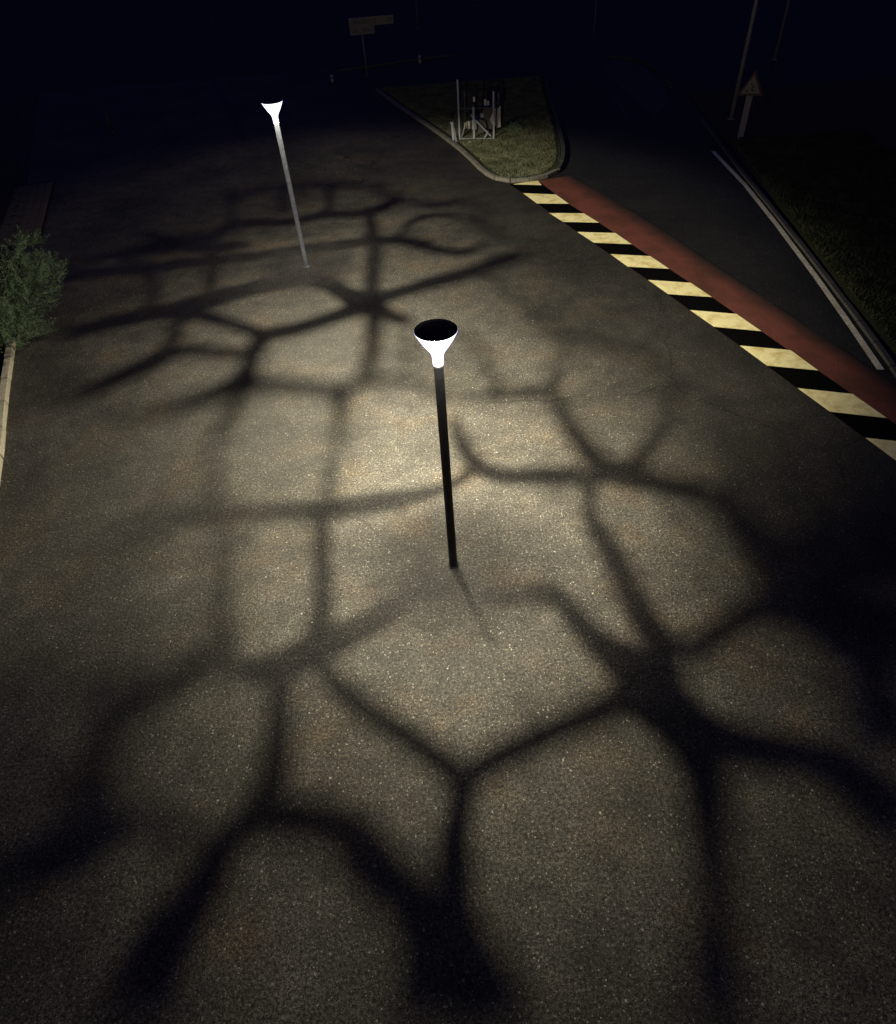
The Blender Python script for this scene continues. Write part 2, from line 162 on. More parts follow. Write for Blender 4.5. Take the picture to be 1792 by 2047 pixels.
 ('B',[(-6.01,13.59),(-5.69,13.54),(-5.37,13.47),(-5.00,13.34),(-4.63,13.22),(-4.33,13.21),(-4.08,13.25)],
  [(-6.16,14.18),(-5.83,14.15),(-5.48,14.10),(-5.08,13.93),(-4.72,13.78),(-4.44,13.73),(-4.17,13.71)]),
 ('B',[(-2.22,11.60),(-2.18,11.33),(-2.15,11.07),(-2.13,10.81),(-2.13,10.51),(-2.10,10.12),(-2.07,9.71)],
  [(-1.86,11.61),(-1.84,11.32),(-1.82,11.02),(-1.83,10.72),(-1.84,10.40),(-1.89,10.04),(-1.95,9.66)]),
 ('B',[(-4.32,12.46),(-4.31,11.98),(-4.31,11.56),(-4.38,11.19),(-4.49,10.83),(-4.53,10.43),(-4.57,10.06)],
  [(-3.95,12.24),(-3.95,11.75),(-3.99,11.27),(-4.10,10.88),(-4.22,10.53),(-4.33,10.23),(-4.43,9.93)]),
 ('F',[(-6.42,23.29),(-6.21,23.85),(-5.94,24.30),(-5.48,24.44),(-4.86,24.44),(-4.34,24.43),(-3.75,24.37),(-3.20,24.27),(-2.70,24.12),(-2.24,23.93),(-1.82,23.67),(-1.29,23.12),(-0.82,22.51)],
  [(-6.63,23.76),(-6.42,24.41),(-6.12,24.98),(-5.61,25.16),(-4.96,25.15),(-4.43,25.13),(-3.83,25.08),(-3.25,24.97),(-2.73,24.81),(-2.24,24.60),(-1.79,24.32),(-1.23,23.72),(-0.74,23.08)]),
 ('F',[(-10.40,18.52),(-10.19,17.63),(-9.93,16.74),(-9.54,15.89),(-9.16,15.13)],
  [(-10.06,18.27),(-9.87,17.43),(-9.66,16.68),(-9.36,15.95),(-8.99,15.22)]),
 ('B',[(-9.28,15.32),(-9.13,14.54),(-8.88,13.72),(-8.54,13.10),(-8.16,12.53),(-7.79,12.08),(-7.45,11.76),(-7.13,11.55),(-6.82,11.38),(-6.54,11.28),(-6.28,11.22),(-6.02,11.16)],
  [(-8.88,15.04),(-8.76,14.34),(-8.58,13.71),(-8.35,13.28),(-8.04,12.78),(-7.74,12.39),(-7.46,12.12),(-7.17,11.91),(-6.89,11.75),(-6.63,11.63),(-6.37,11.56),(-6.10,11.49)]),
 ('F',[(1.53,19.81),(1.77,19.36),(1.89,19.09),(1.73,18.84),(1.43,18.46)],
  [(1.64,20.18),(1.90,19.69),(2.05,19.07),(1.80,18.51),(1.49,18.12)]),
 ('F',[(1.54,19.83),(1.88,19.35),(2.19,18.86),(2.46,18.22),(2.72,17.57)],
  [(1.62,20.16),(1.98,19.70),(2.31,19.20),(2.60,18.53),(2.85,17.85)]),
 ('F',[(1.11,21.77),(1.44,21.47),(1.65,21.17),(1.62,20.71),(1.51,20.05)],
  [(1.19,22.25),(1.54,21.93),(1.81,21.45),(1.78,20.65),(1.66,19.93)]),
 ('F',[(-10.05,19.81),(-10.21,19.58),(-10.34,19.31),(-10.37,18.94),(-10.38,18.58)],
  [(-9.78,19.27),(-9.93,19.06),(-10.04,18.84),(-10.07,18.55),(-10.08,18.21)]),
 ('F',[(-9.16,19.75),(-8.90,19.36),(-8.60,18.97),(-8.23,18.63),(-7.86,18.33)],
  [(-9.14,20.11),(-8.89,19.79),(-8.63,19.50),(-8.29,19.19),(-7.92,18.87)]),
 ('F',[(-6.72,20.22),(-6.57,19.83),(-6.44,19.48),(-6.33,19.12),(-6.21,18.73)],
  [(-6.53,20.53),(-6.36,20.12),(-6.19,19.68),(-6.05,19.23),(-5.94,18.81)]),
 ('B',[(-2.09,9.86),(-2.12,9.43),(-2.15,9.02),(-2.16,8.65),(-2.17,8.30)],
  [(-1.95,9.81),(-1.95,9.36),(-1.95,8.95),(-1.96,8.58),(-1.98,8.23)]),
 ('B',[(-4.55,10.14),(-4.47,9.78),(-4.38,9.43),(-4.28,9.07),(-4.14,8.71),(-4.00,8.36),(-3.87,8.03)],
  [(-4.42,10.15),(-4.30,9.79),(-4.19,9.45),(-4.07,9.12),(-3.94,8.79),(-3.79,8.45),(-3.65,8.12)]),
 ('B',[(2.25,14.55),(2.38,14.19),(2.52,13.82),(2.68,13.42),(2.84,13.03)],
  [(2.40,14.79),(2.53,14.42),(2.67,14.06),(2.83,13.66),(2.99,13.27)]),
 ('B',[(4.64,11.03),(4.79,10.83),(4.93,10.64),(5.02,10.41),(5.07,10.09),(5.08,9.71),(5.04,9.33),(5.02,8.96),(4.97,8.60),(4.90,8.27),(4.79,7.99),(4.67,7.71),(4.54,7.43)],
  [(4.85,11.37),(4.99,11.16),(5.13,10.93),(5.24,10.64),(5.29,10.26),(5.29,9.85),(5.29,9.46),(5.26,9.06),(5.21,8.67),(5.13,8.29),(5.01,7.95),(4.87,7.64),(4.75,7.36)]),
 ('B',[(-0.15,8.17),(0.11,8.32),(0.36,8.49),(0.53,8.68),(0.67,8.88)],
  [(-0.24,8.45),(0.02,8.62),(0.24,8.79),(0.38,8.96),(0.52,9.15)]),
 ('B',[(2.88,13.02),(3.23,12.84),(3.56,12.67),(3.87,12.49),(4.14,12.29),(4.37,12.08),(4.53,11.86),(4.61,11.50),(4.63,11.11)],
  [(2.95,13.28),(3.30,13.10),(3.64,12.92),(3.95,12.73),(4.24,12.54),(4.50,12.35),(4.70,12.11),(4.82,11.70),(4.86,11.29)]),
 ('B',[(-0.46,11.63),(-0.18,11.32),(0.09,11.07),(0.32,10.97),(0.53,10.93)],
  [(-0.40,11.84),(-0.11,11.56),(0.15,11.34),(0.36,11.24),(0.56,11.18)]),
 ('N',[(-6.31,4.92),(-6.20,4.69),(-6.08,4.45),(-5.96,4.23),(-5.82,4.02),(-5.65,3.78),(-5.41,3.55),(-5.11,3.38),(-4.85,3.28),(-4.65,3.20),(-4.46,3.13),(-4.29,3.07)],
  [(-5.88,4.96),(-5.74,4.73),(-5.60,4.51),(-5.47,4.31),(-5.35,4.12),(-5.25,3.98),(-5.19,3.90),(-5.07,3.83),(-4.86,3.75),(-4.65,3.67),(-4.44,3.59),(-4.27,3.52)]),
 ('B',[(-1.37,11.56),(-1.12,11.65),(-0.89,11.70),(-0.67,11.67),(-0.44,11.61)],
  [(-1.44,11.99),(-1.18,12.06),(-0.90,12.09),(-0.65,12.00),(-0.41,11.86)]),
]
BLOBS=[
 ('N',[(2.69,4.33),(2.60,4.17),(2.47,4.05),(2.30,3.99),(2.14,4.01),(2.01,4.09),(1.93,4.23),(1.94,4.39),(2.01,4.56),(2.15,4.69),(2.33,4.75),(2.50,4.74),(2.64,4.65),(2.70,4.50)]),
 ('N',[(5.45,5.75),(5.29,5.52),(5.07,5.34),(4.84,5.26),(4.63,5.28),(4.49,5.40),(4.43,5.60),(4.48,5.85),(4.63,6.09),(4.86,6.28),(5.11,6.38),(5.33,6.36),(5.48,6.22),(5.52,6.00)]),
 ('N',[(3.13,3.58),(3.05,3.44),(2.91,3.34),(2.75,3.29),(2.60,3.30),(2.48,3.37),(2.42,3.49),(2.43,3.64),(2.51,3.78),(2.64,3.90),(2.81,3.95),(2.97,3.94),(3.09,3.86),(3.15,3.73)]),
 ('N',[(-1.73,5.22),(-1.75,5.10),(-1.82,5.00),(-1.92,4.96),(-2.04,4.97),(-2.16,5.03),(-2.25,5.14),(-2.29,5.27),(-2.28,5.40),(-2.21,5.50),(-2.10,5.54),(-1.97,5.53),(-1.86,5.46),(-1.77,5.35)]),
 ('N',[(-2.22,4.95),(-2.23,4.83),(-2.29,4.74),(-2.40,4.70),(-2.51,4.71),(-2.63,4.77),(-2.72,4.87),(-2.77,4.99),(-2.76,5.12),(-2.70,5.21),(-2.59,5.26),(-2.47,5.25),(-2.35,5.18),(-2.26,5.07)]),
 ('N',[(-3.02,5.46),(-3.03,5.35),(-3.08,5.27),(-3.16,5.23),(-3.27,5.24),(-3.38,5.30),(-3.46,5.39),(-3.51,5.50),(-3.51,5.62),(-3.46,5.70),(-3.37,5.75),(-3.26,5.74),(-3.15,5.67),(-3.07,5.58)]),
 ('N',[(0.16,3.32),(0.13,3.24),(0.06,3.17),(-0.03,3.14),(-0.13,3.15),(-0.21,3.19),(-0.27,3.27),(-0.29,3.36),(-0.26,3.44),(-0.19,3.51),(-0.10,3.54),(-0.00,3.53),(0.09,3.49),(0.14,3.41)]),
 ('N',[(3.46,8.33),(3.39,8.18),(3.28,8.07),(3.16,8.01),(3.04,8.02),(2.96,8.10),(2.91,8.24),(2.92,8.40),(2.99,8.56),(3.10,8.68),(3.22,8.74),(3.35,8.72),(3.44,8.64),(3.48,8.50)]),
 ('N',[(-2.09,3.01),(-2.10,2.92),(-2.16,2.85),(-2.26,2.82),(-2.37,2.82),(-2.47,2.87),(-2.56,2.95),(-2.60,3.05),(-2.59,3.15),(-2.53,3.22),(-2.43,3.26),(-2.32,3.25),(-2.21,3.19),(-2.13,3.11)]),
 ('N',[(-4.24,4.71),(-4.23,4.55),(-4.30,4.44),(-4.42,4.38),(-4.59,4.39),(-4.76,4.47),(-4.90,4.61),(-4.99,4.77),(-5.01,4.93),(-4.95,5.06),(-4.82,5.12),(-4.65,5.11),(-4.47,5.02),(-4.33,4.88)]),
 ('B',[(-1.05,15.49),(-1.09,15.20),(-1.20,14.99),(-1.37,14.89),(-1.55,14.92),(-1.72,15.07),(-1.85,15.33),(-1.91,15.63),(-1.88,15.93),(-1.77,16.16),(-1.60,16.27),(-1.40,16.23),(-1.22,16.06),(-1.10,15.80)]),
 ('B',[(-6.10,15.78),(-6.08,15.55),(-6.13,15.39),(-6.24,15.31),(-6.39,15.33),(-6.55,15.45),(-6.69,15.65),(-6.78,15.89),(-6.81,16.12),(-6.76,16.30),(-6.65,16.39),(-6.49,16.36),(-6.32,16.23),(-6.18,16.02)]),
 ('B',[(-3.80,14.10),(-3.80,13.93),(-3.86,13.79),(-3.96,13.73),(-4.09,13.75),(-4.21,13.85),(-4.32,14.00),(-4.38,14.19),(-4.38,14.38),(-4.32,14.52),(-4.22,14.58),(-4.09,14.56),(-3.96,14.46),(-3.85,14.30)]),
 ('B',[(-3.75,12.33),(-3.75,12.12),(-3.83,11.96),(-3.96,11.89),(-4.12,11.91),(-4.29,12.02),(-4.42,12.21),(-4.50,12.44),(-4.50,12.66),(-4.43,12.83),(-4.29,12.91),(-4.12,12.88),(-3.95,12.76),(-3.82,12.56)]),
 ('F',[(-1.24,19.34),(-1.27,19.06),(-1.36,18.86),(-1.49,18.76),(-1.65,18.79),(-1.79,18.94),(-1.90,19.18),(-1.94,19.47),(-1.92,19.76),(-1.83,19.98),(-1.69,20.08),(-1.53,20.05),(-1.38,19.89),(-1.28,19.63)]),
 ('F',[(-7.30,20.20),(-7.27,19.98),(-7.31,19.82),(-7.40,19.74),(-7.52,19.76),(-7.66,19.88),(-7.78,20.08),(-7.87,20.31),(-7.90,20.54),(-7.87,20.71),(-7.78,20.80),(-7.65,20.77),(-7.51,20.64),(-7.38,20.44)]),
 ('B',[(-1.69,11.63),(-1.71,11.49),(-1.77,11.38),(-1.86,11.33),(-1.98,11.35),(-2.08,11.43),(-2.16,11.55),(-2.19,11.70),(-2.18,11.84),(-2.11,11.95),(-2.02,12.00),(-1.90,11.99),(-1.80,11.91),(-1.72,11.78)]),
 ('F',[(-7.46,18.26),(-7.43,18.00),(-7.47,17.82),(-7.58,17.73),(-7.73,17.75),(-7.90,17.89),(-8.06,18.12),(-8.17,18.38),(-8.21,18.65),(-8.17,18.85),(-8.06,18.95),(-7.90,18.92),(-7.72,18.77),(-7.56,18.53)]),
]
STRIPES=[[(2.98,23.17),(3.45,23.29),(3.86,23.34),(3.91,22.88)],
 [(3.21,22.28),(4.22,21.93),(4.47,21.05),(3.51,21.28)],
 [(3.75,20.43),(4.76,20.19),(5.05,19.39),(4.04,19.66)],
 [(4.30,18.85),(5.33,18.57),(5.58,17.73),(4.60,18.02)],
 [(4.87,17.21),(5.86,16.90),(6.12,16.07),(5.13,16.37)],
 [(5.43,15.55),(6.40,15.22),(6.65,14.41),(5.69,14.73)],
 [(5.95,13.88),(6.91,13.54),(7.15,12.71),(6.22,13.05)],
 [(6.48,12.20),(7.43,11.87),(7.64,11.05),(6.73,11.36)],
 [(6.98,10.51),(7.90,10.18),(8.13,9.37),(7.23,9.69)],
 [(7.47,8.87),(8.41,8.56),(8.65,7.75),(7.71,8.05)]]
REDL=[(3.86,23.34),(4.47,21.05),(5.05,19.39),(5.58,17.73),(6.12,16.07),(6.65,14.41),(7.15,12.71),(7.64,11.05),(8.13,9.37),(8.64,7.73)]
REDR=[(5.01,23.61),(5.72,21.54),(6.30,19.74),(6.83,17.92),(7.27,16.15),(7.78,14.31),(8.24,12.56),(8.72,10.86),(9.16,9.10),(9.62,7.41)]
CWL=[(2.88,23.20),(3.21,22.28),(4.30,18.85),(5.43,15.55),(6.48,12.20),(7.47,8.87),(7.97,7.20)]

# ------------------------------------------------------------------ helpers
def mat(name):
    m = bpy.data.materials.new(name)
    m.use_nodes = True
    return m, m.node_tree, m.node_tree.nodes['Principled BSDF']

def N(t, kind, **kw):
    n = t.nodes.new(kind)
    for k, v in kw.items():
        if k in n.inputs.keys():
            n.inputs[k].default_value = v
        else:
            setattr(n, k, v)
    return n

def ramp(t, src, stops):
    r = t.nodes.new('ShaderNodeValToRGB')
    e = r.color_ramp.elements
    while len(e) < len(stops):
        e.new(0.5)
    for i, (p, c) in enumerate(stops):
        e[i].position = p
        e[i].color = (c[0], c[1], c[2], 1) if isinstance(c, tuple) else (c, c, c, 1)
    t.links.new(src, r.inputs[0])
    return r.outputs[0]

def mixc(t, fac, a, b, mode='MIX'):
    n = t.nodes.new('ShaderNodeMix')
    n.data_type = 'RGBA'
    n.blend_type = mode
    for sock, v in ((n.inputs[0], fac), (n.inputs[6], a), (n.inputs[7], b)):
        if isinstance(v, (int, float)):
            sock.default_value = v if sock.type == 'VALUE' else (v, v, v, 1)
        elif isinstance(v, tuple):
            sock.default_value = (v[0], v[1], v[2], 1)
        else:
            t.links.new(v, sock)
    return n.outputs[2]

def math_n(t, op, a, b=None, clamp=False):
    n = t.nodes.new('ShaderNodeMath')
    n.operation = op
    n.use_clamp = clamp
    for i, v in enumerate((a, b)):
        if v is None:
            continue
        if isinstance(v, (int, float)):
            n.inputs[i].default_value = v
        else:
            t.links.new(v, n.inputs[i])
    return n.outputs[0]

def obj_coord(t):
    return t.nodes.new('ShaderNodeTexCoord').outputs['Object']

def noise(t, scale, detail=2.0, rough=0.5, vec=None):
    n = N(t, 'ShaderNodeTexNoise')
    n.inputs['Scale'].default_value = scale
    n.inputs['Detail'].default_value = detail
    n.inputs['Roughness'].default_value = rough
    if vec is not None:
        t.links.new(vec, n.inputs['Vector'])
    return n.outputs['Fac']

def bump(t, b, h, strength, dist):
    n = N(t, 'ShaderNodeBump')
    n.inputs['Strength'].default_value = strength
    n.inputs['Distance'].default_value = dist
    t.links.new(h, n.inputs['Height'])
    t.links.new(n.outputs[0], b.inputs['Normal'])

def obj(name, bm, m, parent=None, smooth=False):
    me = bpy.data.meshes.new(name)
    bm.to_mesh(me)
    bm.free()
    if smooth:
        for p in me.polygons:
            p.use_smooth = True
    o = bpy.data.objects.new(name, me)
    C.objects.link(o)
    if m:
        me.materials.append(m)
    if parent:
        o.parent = parent
    return o

def pydata(name, vs, fs, m, parent=None):
    me = bpy.data.meshes.new(name)
    me.from_pydata(vs, [], fs)
    me.update()
    o = bpy.data.objects.new(name, me)
    C.objects.link(o)
    me.materials.append(m)
    if parent:
        o.parent = parent
    return o

def tag(o, label=None, cat=None, group=None, kind=None):
    if label:
        o['label'] = label
    if cat:
        o['category'] = cat
    if group:
        o['group'] = group
    if kind:
        o['kind'] = kind
    return o

def thing(name, label, cat, loc=(0, 0, 0), rz=0.0, group=None):
    o = bpy.data.objects.new(name, None)
    C.objects.link(o)
    o.empty_display_size = 0.3
    o.location = loc
    o.rotation_euler = (0, 0, rz)
    return tag(o, label, cat, group)

def lathe(bm, prof, n=40, cap0=False, cap1=False):
    rings = []
    for z, r in prof:
        rings.append([bm.verts.new((r * cos(2 * pi * k / n), r * sin(2 * pi * k / n), z)) for k in range(n)])
    for a, b in zip(rings, rings[1:]):
        for k in range(n):
            bm.faces.new((a[k], a[(k + 1) % n], b[(k + 1) % n], b[k]))
    if cap0:
        bm.faces.new(rings[0][::-1])
    if cap1:
        bm.faces.new(rings[-1])

def bar(bm, p, q, w, d=None, roll=0.0):
    """square bar from p to q"""
    d = d or w
    p, q = Vector(p), Vector(q)
    ax = (q - p).normalized()
    up = Vector((0, 0, 1)) if abs(ax.z) < 0.95 else Vector((0, 1, 0))
    s = ax.cross(up).normalized()
    u = s.cross(ax).normalized()
    if roll:
        rm = Matrix.Rotation(roll, 3, ax)
        s, u = rm @ s, rm @ u
    vs = []
    for c_ in (p, q):
        for a, b in ((-1, -1), (1, -1), (1, 1), (-1, 1)):
            vs.append(bm.verts.new(c_ + s * a * w / 2 + u * b * d / 2))
    for f in ((0, 1, 2, 3), (7, 6, 5, 4), (0, 4, 5, 1), (1, 5, 6, 2), (2, 6, 7, 3), (3, 7, 4, 0)):
        bm.faces.new([vs[i] for i in f])

def tube(bm, p, q, r0, r1=None, n=12):
    r1 = r0 if r1 is None else r1
    p, q = Vector(p), Vector(q)
    ax = (q - p).normalized()
    up = Vector((0, 0, 1)) if abs(ax.z) < 0.95 else Vector((0, 1, 0))
    s = ax.cross(up).normalized()
    u = s.cross(ax).normalized()
    A = [bm.verts.new(p + (s * cos(2 * pi * k / n) + u * sin(2 * pi * k / n)) * r0) for k in range(n)]
    B = [bm.verts.new(q + (s * cos(2 * pi * k / n) + u * sin(2 * pi * k / n)) * r1) for k in range(n)]
    for k in range(n):
        bm.faces.new((A[k], A[(k + 1) % n], B[(k + 1) % n], B[k]))
    bm.faces.new(A[::-1])
    bm.faces.new(B)

def box(bm, c, s, rz=0.0):
    m = Matrix.Translation(c) @ Matrix.Rotation(rz, 4, 'Z') @ Matrix.Diagonal((s[0], s[1], s[2], 1))
    bmesh.ops.create_cube(bm, size=1.0, matrix=m)

def sheet(name, pts, z, m, kind='structure', parent=None, uv=None):
    bm = bmesh.new()
    bm.faces.new([bm.verts.new((x, y, z)) for x, y in pts])
    bmesh.ops.recalc_face_normals(bm, faces=bm.faces)
    for f in bm.faces:
        if f.normal.z < 0:
            f.normal_flip()
    bmesh.ops.triangulate(bm, faces=bm.faces)
    o = obj(name, bm, m, parent)
    if kind and not parent:
        o['kind'] = kind
    return o

# ------------------------------------------------------------------ materials
def asphalt(name, lo, hi, chip, tone, patch=(0.5, 1.45), stain=True, rough=0.75, seam_falloff=False):
    m, t, b = mat(name)
    P = obj_coord(t)
    fine = noise(t, 75, 3, 0.75, P)
    grit = noise(t, 27, 3, 0.65, P)
    c = ramp(t, fine, [(0.38, tuple(v * lo for v in tone)), (0.64, tuple(v * hi for v in tone))])
    c = mixc(t, 1.0, c, ramp(t, grit, [(0.36, 0.28), (0.64, 1.65)]), 'MULTIPLY')
    big = noise(t, 0.45, 4, 0.6, P)
    mid = noise(t, 2.3, 4, 0.65, P)
    c = mixc(t, 1.0, c, ramp(t, big, [(0.34, patch[0]), (0.68, patch[1])]), 'MULTIPLY')
    c = mixc(t, 1.0, c, ramp(t, mid, [(0.3, 0.62), (0.7, 1.28)]), 'MULTIPLY')
    if stain:
        st = noise(t, 0.9, 5, 0.6, P)
        w = N(t, 'ShaderNodeTexNoise')
        w.inputs['Scale'].default_value = 0.28
        t.links.new(P, w.inputs['Vector'])
        f = ramp(t, st, [(0.50, 0.0), (0.68, 0.75)])
        c = mixc(t, f, c, mixc(t, 1.0, c, (0.98, 0.76, 0.55), 'MULTIPLY'))
    # pale stone chips set in the tar: a random few cells are bright
    for sc_, th, br in ((46, 0.95, 0.6), (70, 0.90, 0.5), (30, 0.985, 0.6)):
        v = N(t, 'ShaderNodeTexVoronoi')
        v.inputs['Scale'].default_value = sc_
        t.links.new(P, v.inputs['Vector'])
        sep = N(t, 'ShaderNodeSeparateColor')
        t.links.new(v.outputs['Color'], sep.inputs[0])
        pick = math_n(t, 'GREATER_THAN', sep.outputs[0], th)
        size = math_n(t, 'LESS_THAN', v.outputs['Distance'], 0.42)
        f = math_n(t, 'MULTIPLY', math_n(t, 'MULTIPLY', pick, size), math_n(t, 'MULTIPLY', sep.outputs[1], br), clamp=True)
        c = mixc(t, f, c, chip)
    # hairline cracks
    wv = N(t, 'ShaderNodeTexNoise')
    wv.inputs['Scale'].default_value = 1.4
    wv.inputs['Detail'].default_value = 5
    t.links.new(P, wv.inputs['Vector'])
    pm = mixc(t, 0.35, P, wv.outputs['Color'], 'LINEAR_LIGHT')
    cv = N(t, 'ShaderNodeTexVoronoi')
    cv.feature = 'DISTANCE_TO_EDGE'
    cv.inputs['Scale'].default_value = 0.16
    t.links.new(pm, cv.inputs['Vector'])
    cl = math_n(t, 'MULTIPLY', math_n(t, 'LESS_THAN', cv.outputs['Distance'], 0.0026), ramp(t, noise(t, 0.5, 2, 0.5, P), [(0.46, 0.0), (0.56, 0.6)]))
    c = mixc(t, cl, c, (0.008, 0.007, 0.006))
    # dark pores
    v = N(t, 'ShaderNodeTexVoronoi')
    v.inputs['Scale'].default_value = 55
    t.links.new(P, v.inputs['Vector'])
    sep = N(t, 'ShaderNodeSeparateColor')
    t.links.new(v.outputs['Color'], sep.inputs[0])
    f = math_n(t, 'MULTIPLY', math_n(t, 'GREATER_THAN', sep.outputs[2], 0.8), math_n(t, 'LESS_THAN', v.outputs['Distance'], 0.45))
    c = mixc(t, math_n(t, 'MULTIPLY', f, 0.8), c, (0.006, 0.0055, 0.005))
    t.links.new(c, b.inputs['Base Color'])
    if seam_falloff:   # darker, newer tar along the crossing, spread wider to paint in light falloff
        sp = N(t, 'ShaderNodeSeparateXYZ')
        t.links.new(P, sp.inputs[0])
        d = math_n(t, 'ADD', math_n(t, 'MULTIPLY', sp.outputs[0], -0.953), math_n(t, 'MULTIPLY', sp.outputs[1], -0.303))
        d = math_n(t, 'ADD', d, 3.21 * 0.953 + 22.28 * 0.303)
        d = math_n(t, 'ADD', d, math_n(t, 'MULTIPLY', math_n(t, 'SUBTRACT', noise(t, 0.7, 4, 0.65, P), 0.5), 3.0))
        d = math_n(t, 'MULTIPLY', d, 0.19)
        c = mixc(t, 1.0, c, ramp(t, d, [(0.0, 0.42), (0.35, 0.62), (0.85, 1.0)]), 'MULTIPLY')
    t.links.new(c, b.inputs['Base Color'])
    b.inputs['Roughness'].default_value = rough
    b.inputs['Specular IOR Level'].default_value = 0.3
    bump(t, b, math_n(t, 'ADD', fine, math_n(t, 'MULTIPLY', grit, 1.5)), 0.55, 0.012)
    return m

def speckled(name, c0, c1, scale, rough=0.8, bs=0.4, bd=0.01, mid=None, spec=0.25):
    m, t, b = mat(name)
    P = obj_coord(t)
    a = noise(t, scale, 5, 0.65, P)
    c = ramp(t, a, [(0.3, c0), (0.7, c1)])
    if mid:
        s = noise(t, scale * 0.12, 4, 0.6, P)
        c = mixc(t, ramp(t, s, [(0.45, 0.0), (0.68, 0.8)]), c, mid)
    t.links.new(c, b.inputs['Base Color'])
    b.inputs['Roughness'].default_value = rough
    b.inputs['Specular IOR Level'].default_value = spec
    bump(t, b, a, bs, bd)
    return m

def plain(name, col, rough=0.5, metal=0.0, spec=0.4):
    m, t, b = mat(name)
    P = obj_coord(t)
    a = noise(t, 14, 4, 0.6, P)
    c = ramp(t, a, [(0.3, tuple(v * 0.75 for v in col)), (0.7, tuple(min(1, v * 1.15) for v in col))])
    t.links.new(c, b.inputs['Base Color'])
    t.links.new(ramp(t, a, [(0.2, rough * 0.8), (0.8, min(1, rough * 1.2))]), b.inputs['Roughness'])
    b.inputs['Metallic'].default_value = metal
    b.inputs['Specular IOR Level'].default_value = spec
    return m

M_plaza = asphalt('plaza_asphalt', 0.016, 0.092, (0.42, 0.40, 0.36), (1.0, 0.94, 0.84), seam_falloff=True)
M_road = asphalt('road_asphalt', 0.004, 0.013, (0.12, 0.12, 0.12), (0.95, 0.97, 1.0), stain=False)
M_ground = speckled('earth', (0.006, 0.006, 0.005), (0.02, 0.019, 0.016), 6)
M_grassbase = speckled('turf_soil', (0.018, 0.022, 0.008), (0.045, 0.055, 0.02), 12, 0.95, 0.6, 0.03)
M_kerb = speckled('kerb_concrete', (0.09, 0.088, 0.078), (0.21, 0.20, 0.18), 22, 0.85, 0.5, 0.01, (0.12, 0.11, 0.09))
M_kerb_dark = speckled('weathered_kerb', (0.03, 0.03, 0.03), (0.085, 0.083, 0.08), 22, 0.9, 0.5, 0.01, (0.05, 0.05, 0.045))
M_kerb_black = speckled('black_kerb', (0.02, 0.02, 0.02), (0.06, 0.06, 0.055), 22, 0.9, 0.5, 0.01)  # kerb stone in a near-black tone
M_kerb_pale = speckled('pale_kerb_stone', (0.26, 0.24, 0.19), (0.50, 0.46, 0.36), 16, 0.85, 0.5, 0.01, (0.3, 0.27, 0.2))
M_paver = speckled('brick_paver', (0.05, 0.042, 0.034), (0.14, 0.11, 0.09), 9, 0.9, 0.5, 0.01, (0.06, 0.055, 0.04))
M_yellow = speckled('cream_road_paint', (0.86, 0.77, 0.38), (0.97, 0.92, 0.55), 30, 0.7, 0.35, 0.006, (0.62, 0.47, 0.17))
M_black = speckled('black_road_paint', (0.0015, 0.0015, 0.0018), (0.004, 0.004, 0.0045), 30, 1.0, 0.2, 0.004, None, 0.02)
M_white = speckled('worn_white_paint', (0.30, 0.29, 0.24), (0.78, 0.75, 0.62), 14, 0.8, 0.35, 0.006, (0.35, 0.31, 0.24))
M_polelit = plain('lit_pole_tone', (0.36, 0.39, 0.46), 0.95, 0.0, 0.05)  # far pole: same kind of pole, light it catches put into the colour
M_poleshade = plain('shaded_pole_tone', (0.012, 0.012, 0.014), 0.55, 0.0, 0.25)  # near pole: its shade put into the colour
M_cap = plain('black_lamp_cap', (0.004, 0.004, 0.005), 0.6, 0.0, 0.15)
M_steel = plain('weathered_steel', (0.24, 0.26, 0.30), 0.6, 0.1)
M_iron = plain('dark_iron', (0.05, 0.048, 0.045), 0.6, 0.3)
M_panel = plain('pale_metal_panel', (0.30, 0.30, 0.26), 0.7)
M_ivory = plain('ivory_drum', (0.52, 0.50, 0.40), 0.6)
M_signface = plain('sign_cream', (0.13, 0.127, 0.10), 0.6)
M_signtext = plain('sign_letters', (0.02, 0.02, 0.03), 0.7)
M_signred = plain('sign_red_border', (0.035, 0.012, 0.010), 0.6)
M_post = plain('sign_post', (0.13, 0.13, 0.125), 0.6)
M_bark = speckled('bark', (0.06, 0.05, 0.035), (0.16, 0.13, 0.10), 18)

def leaf_mat(name, c0, c1, sc=4.0):
    m, t, b = mat(name)
    P = obj_coord(t)
    a = noise(t, sc, 3, 0.6, P)
    t.links.new(ramp(t, a, [(0.35, c0), (0.65, c1)]), b.inputs['Base Color'])
    b.inputs['Roughness'].default_value = 0.75
    b.inputs['Specular IOR Level'].default_value = 0.25
    return m

M_grass = leaf_mat('grass_blade', (0.06, 0.068, 0.038), (0.15, 0.155, 0.095), 1.6)
M_verge = leaf_mat('verge_blade', (0.020, 0.027, 0.010), (0.058, 0.066, 0.032), 1.6)
M_juniper = leaf_mat('juniper_needles', (0.07, 0.12, 0.06), (0.18, 0.26, 0.155), 5.0)
M_bedleaf = leaf_mat('bed_leaves', (0.13, 0.13, 0.05), (0.36, 0.33, 0.17), 5.0)

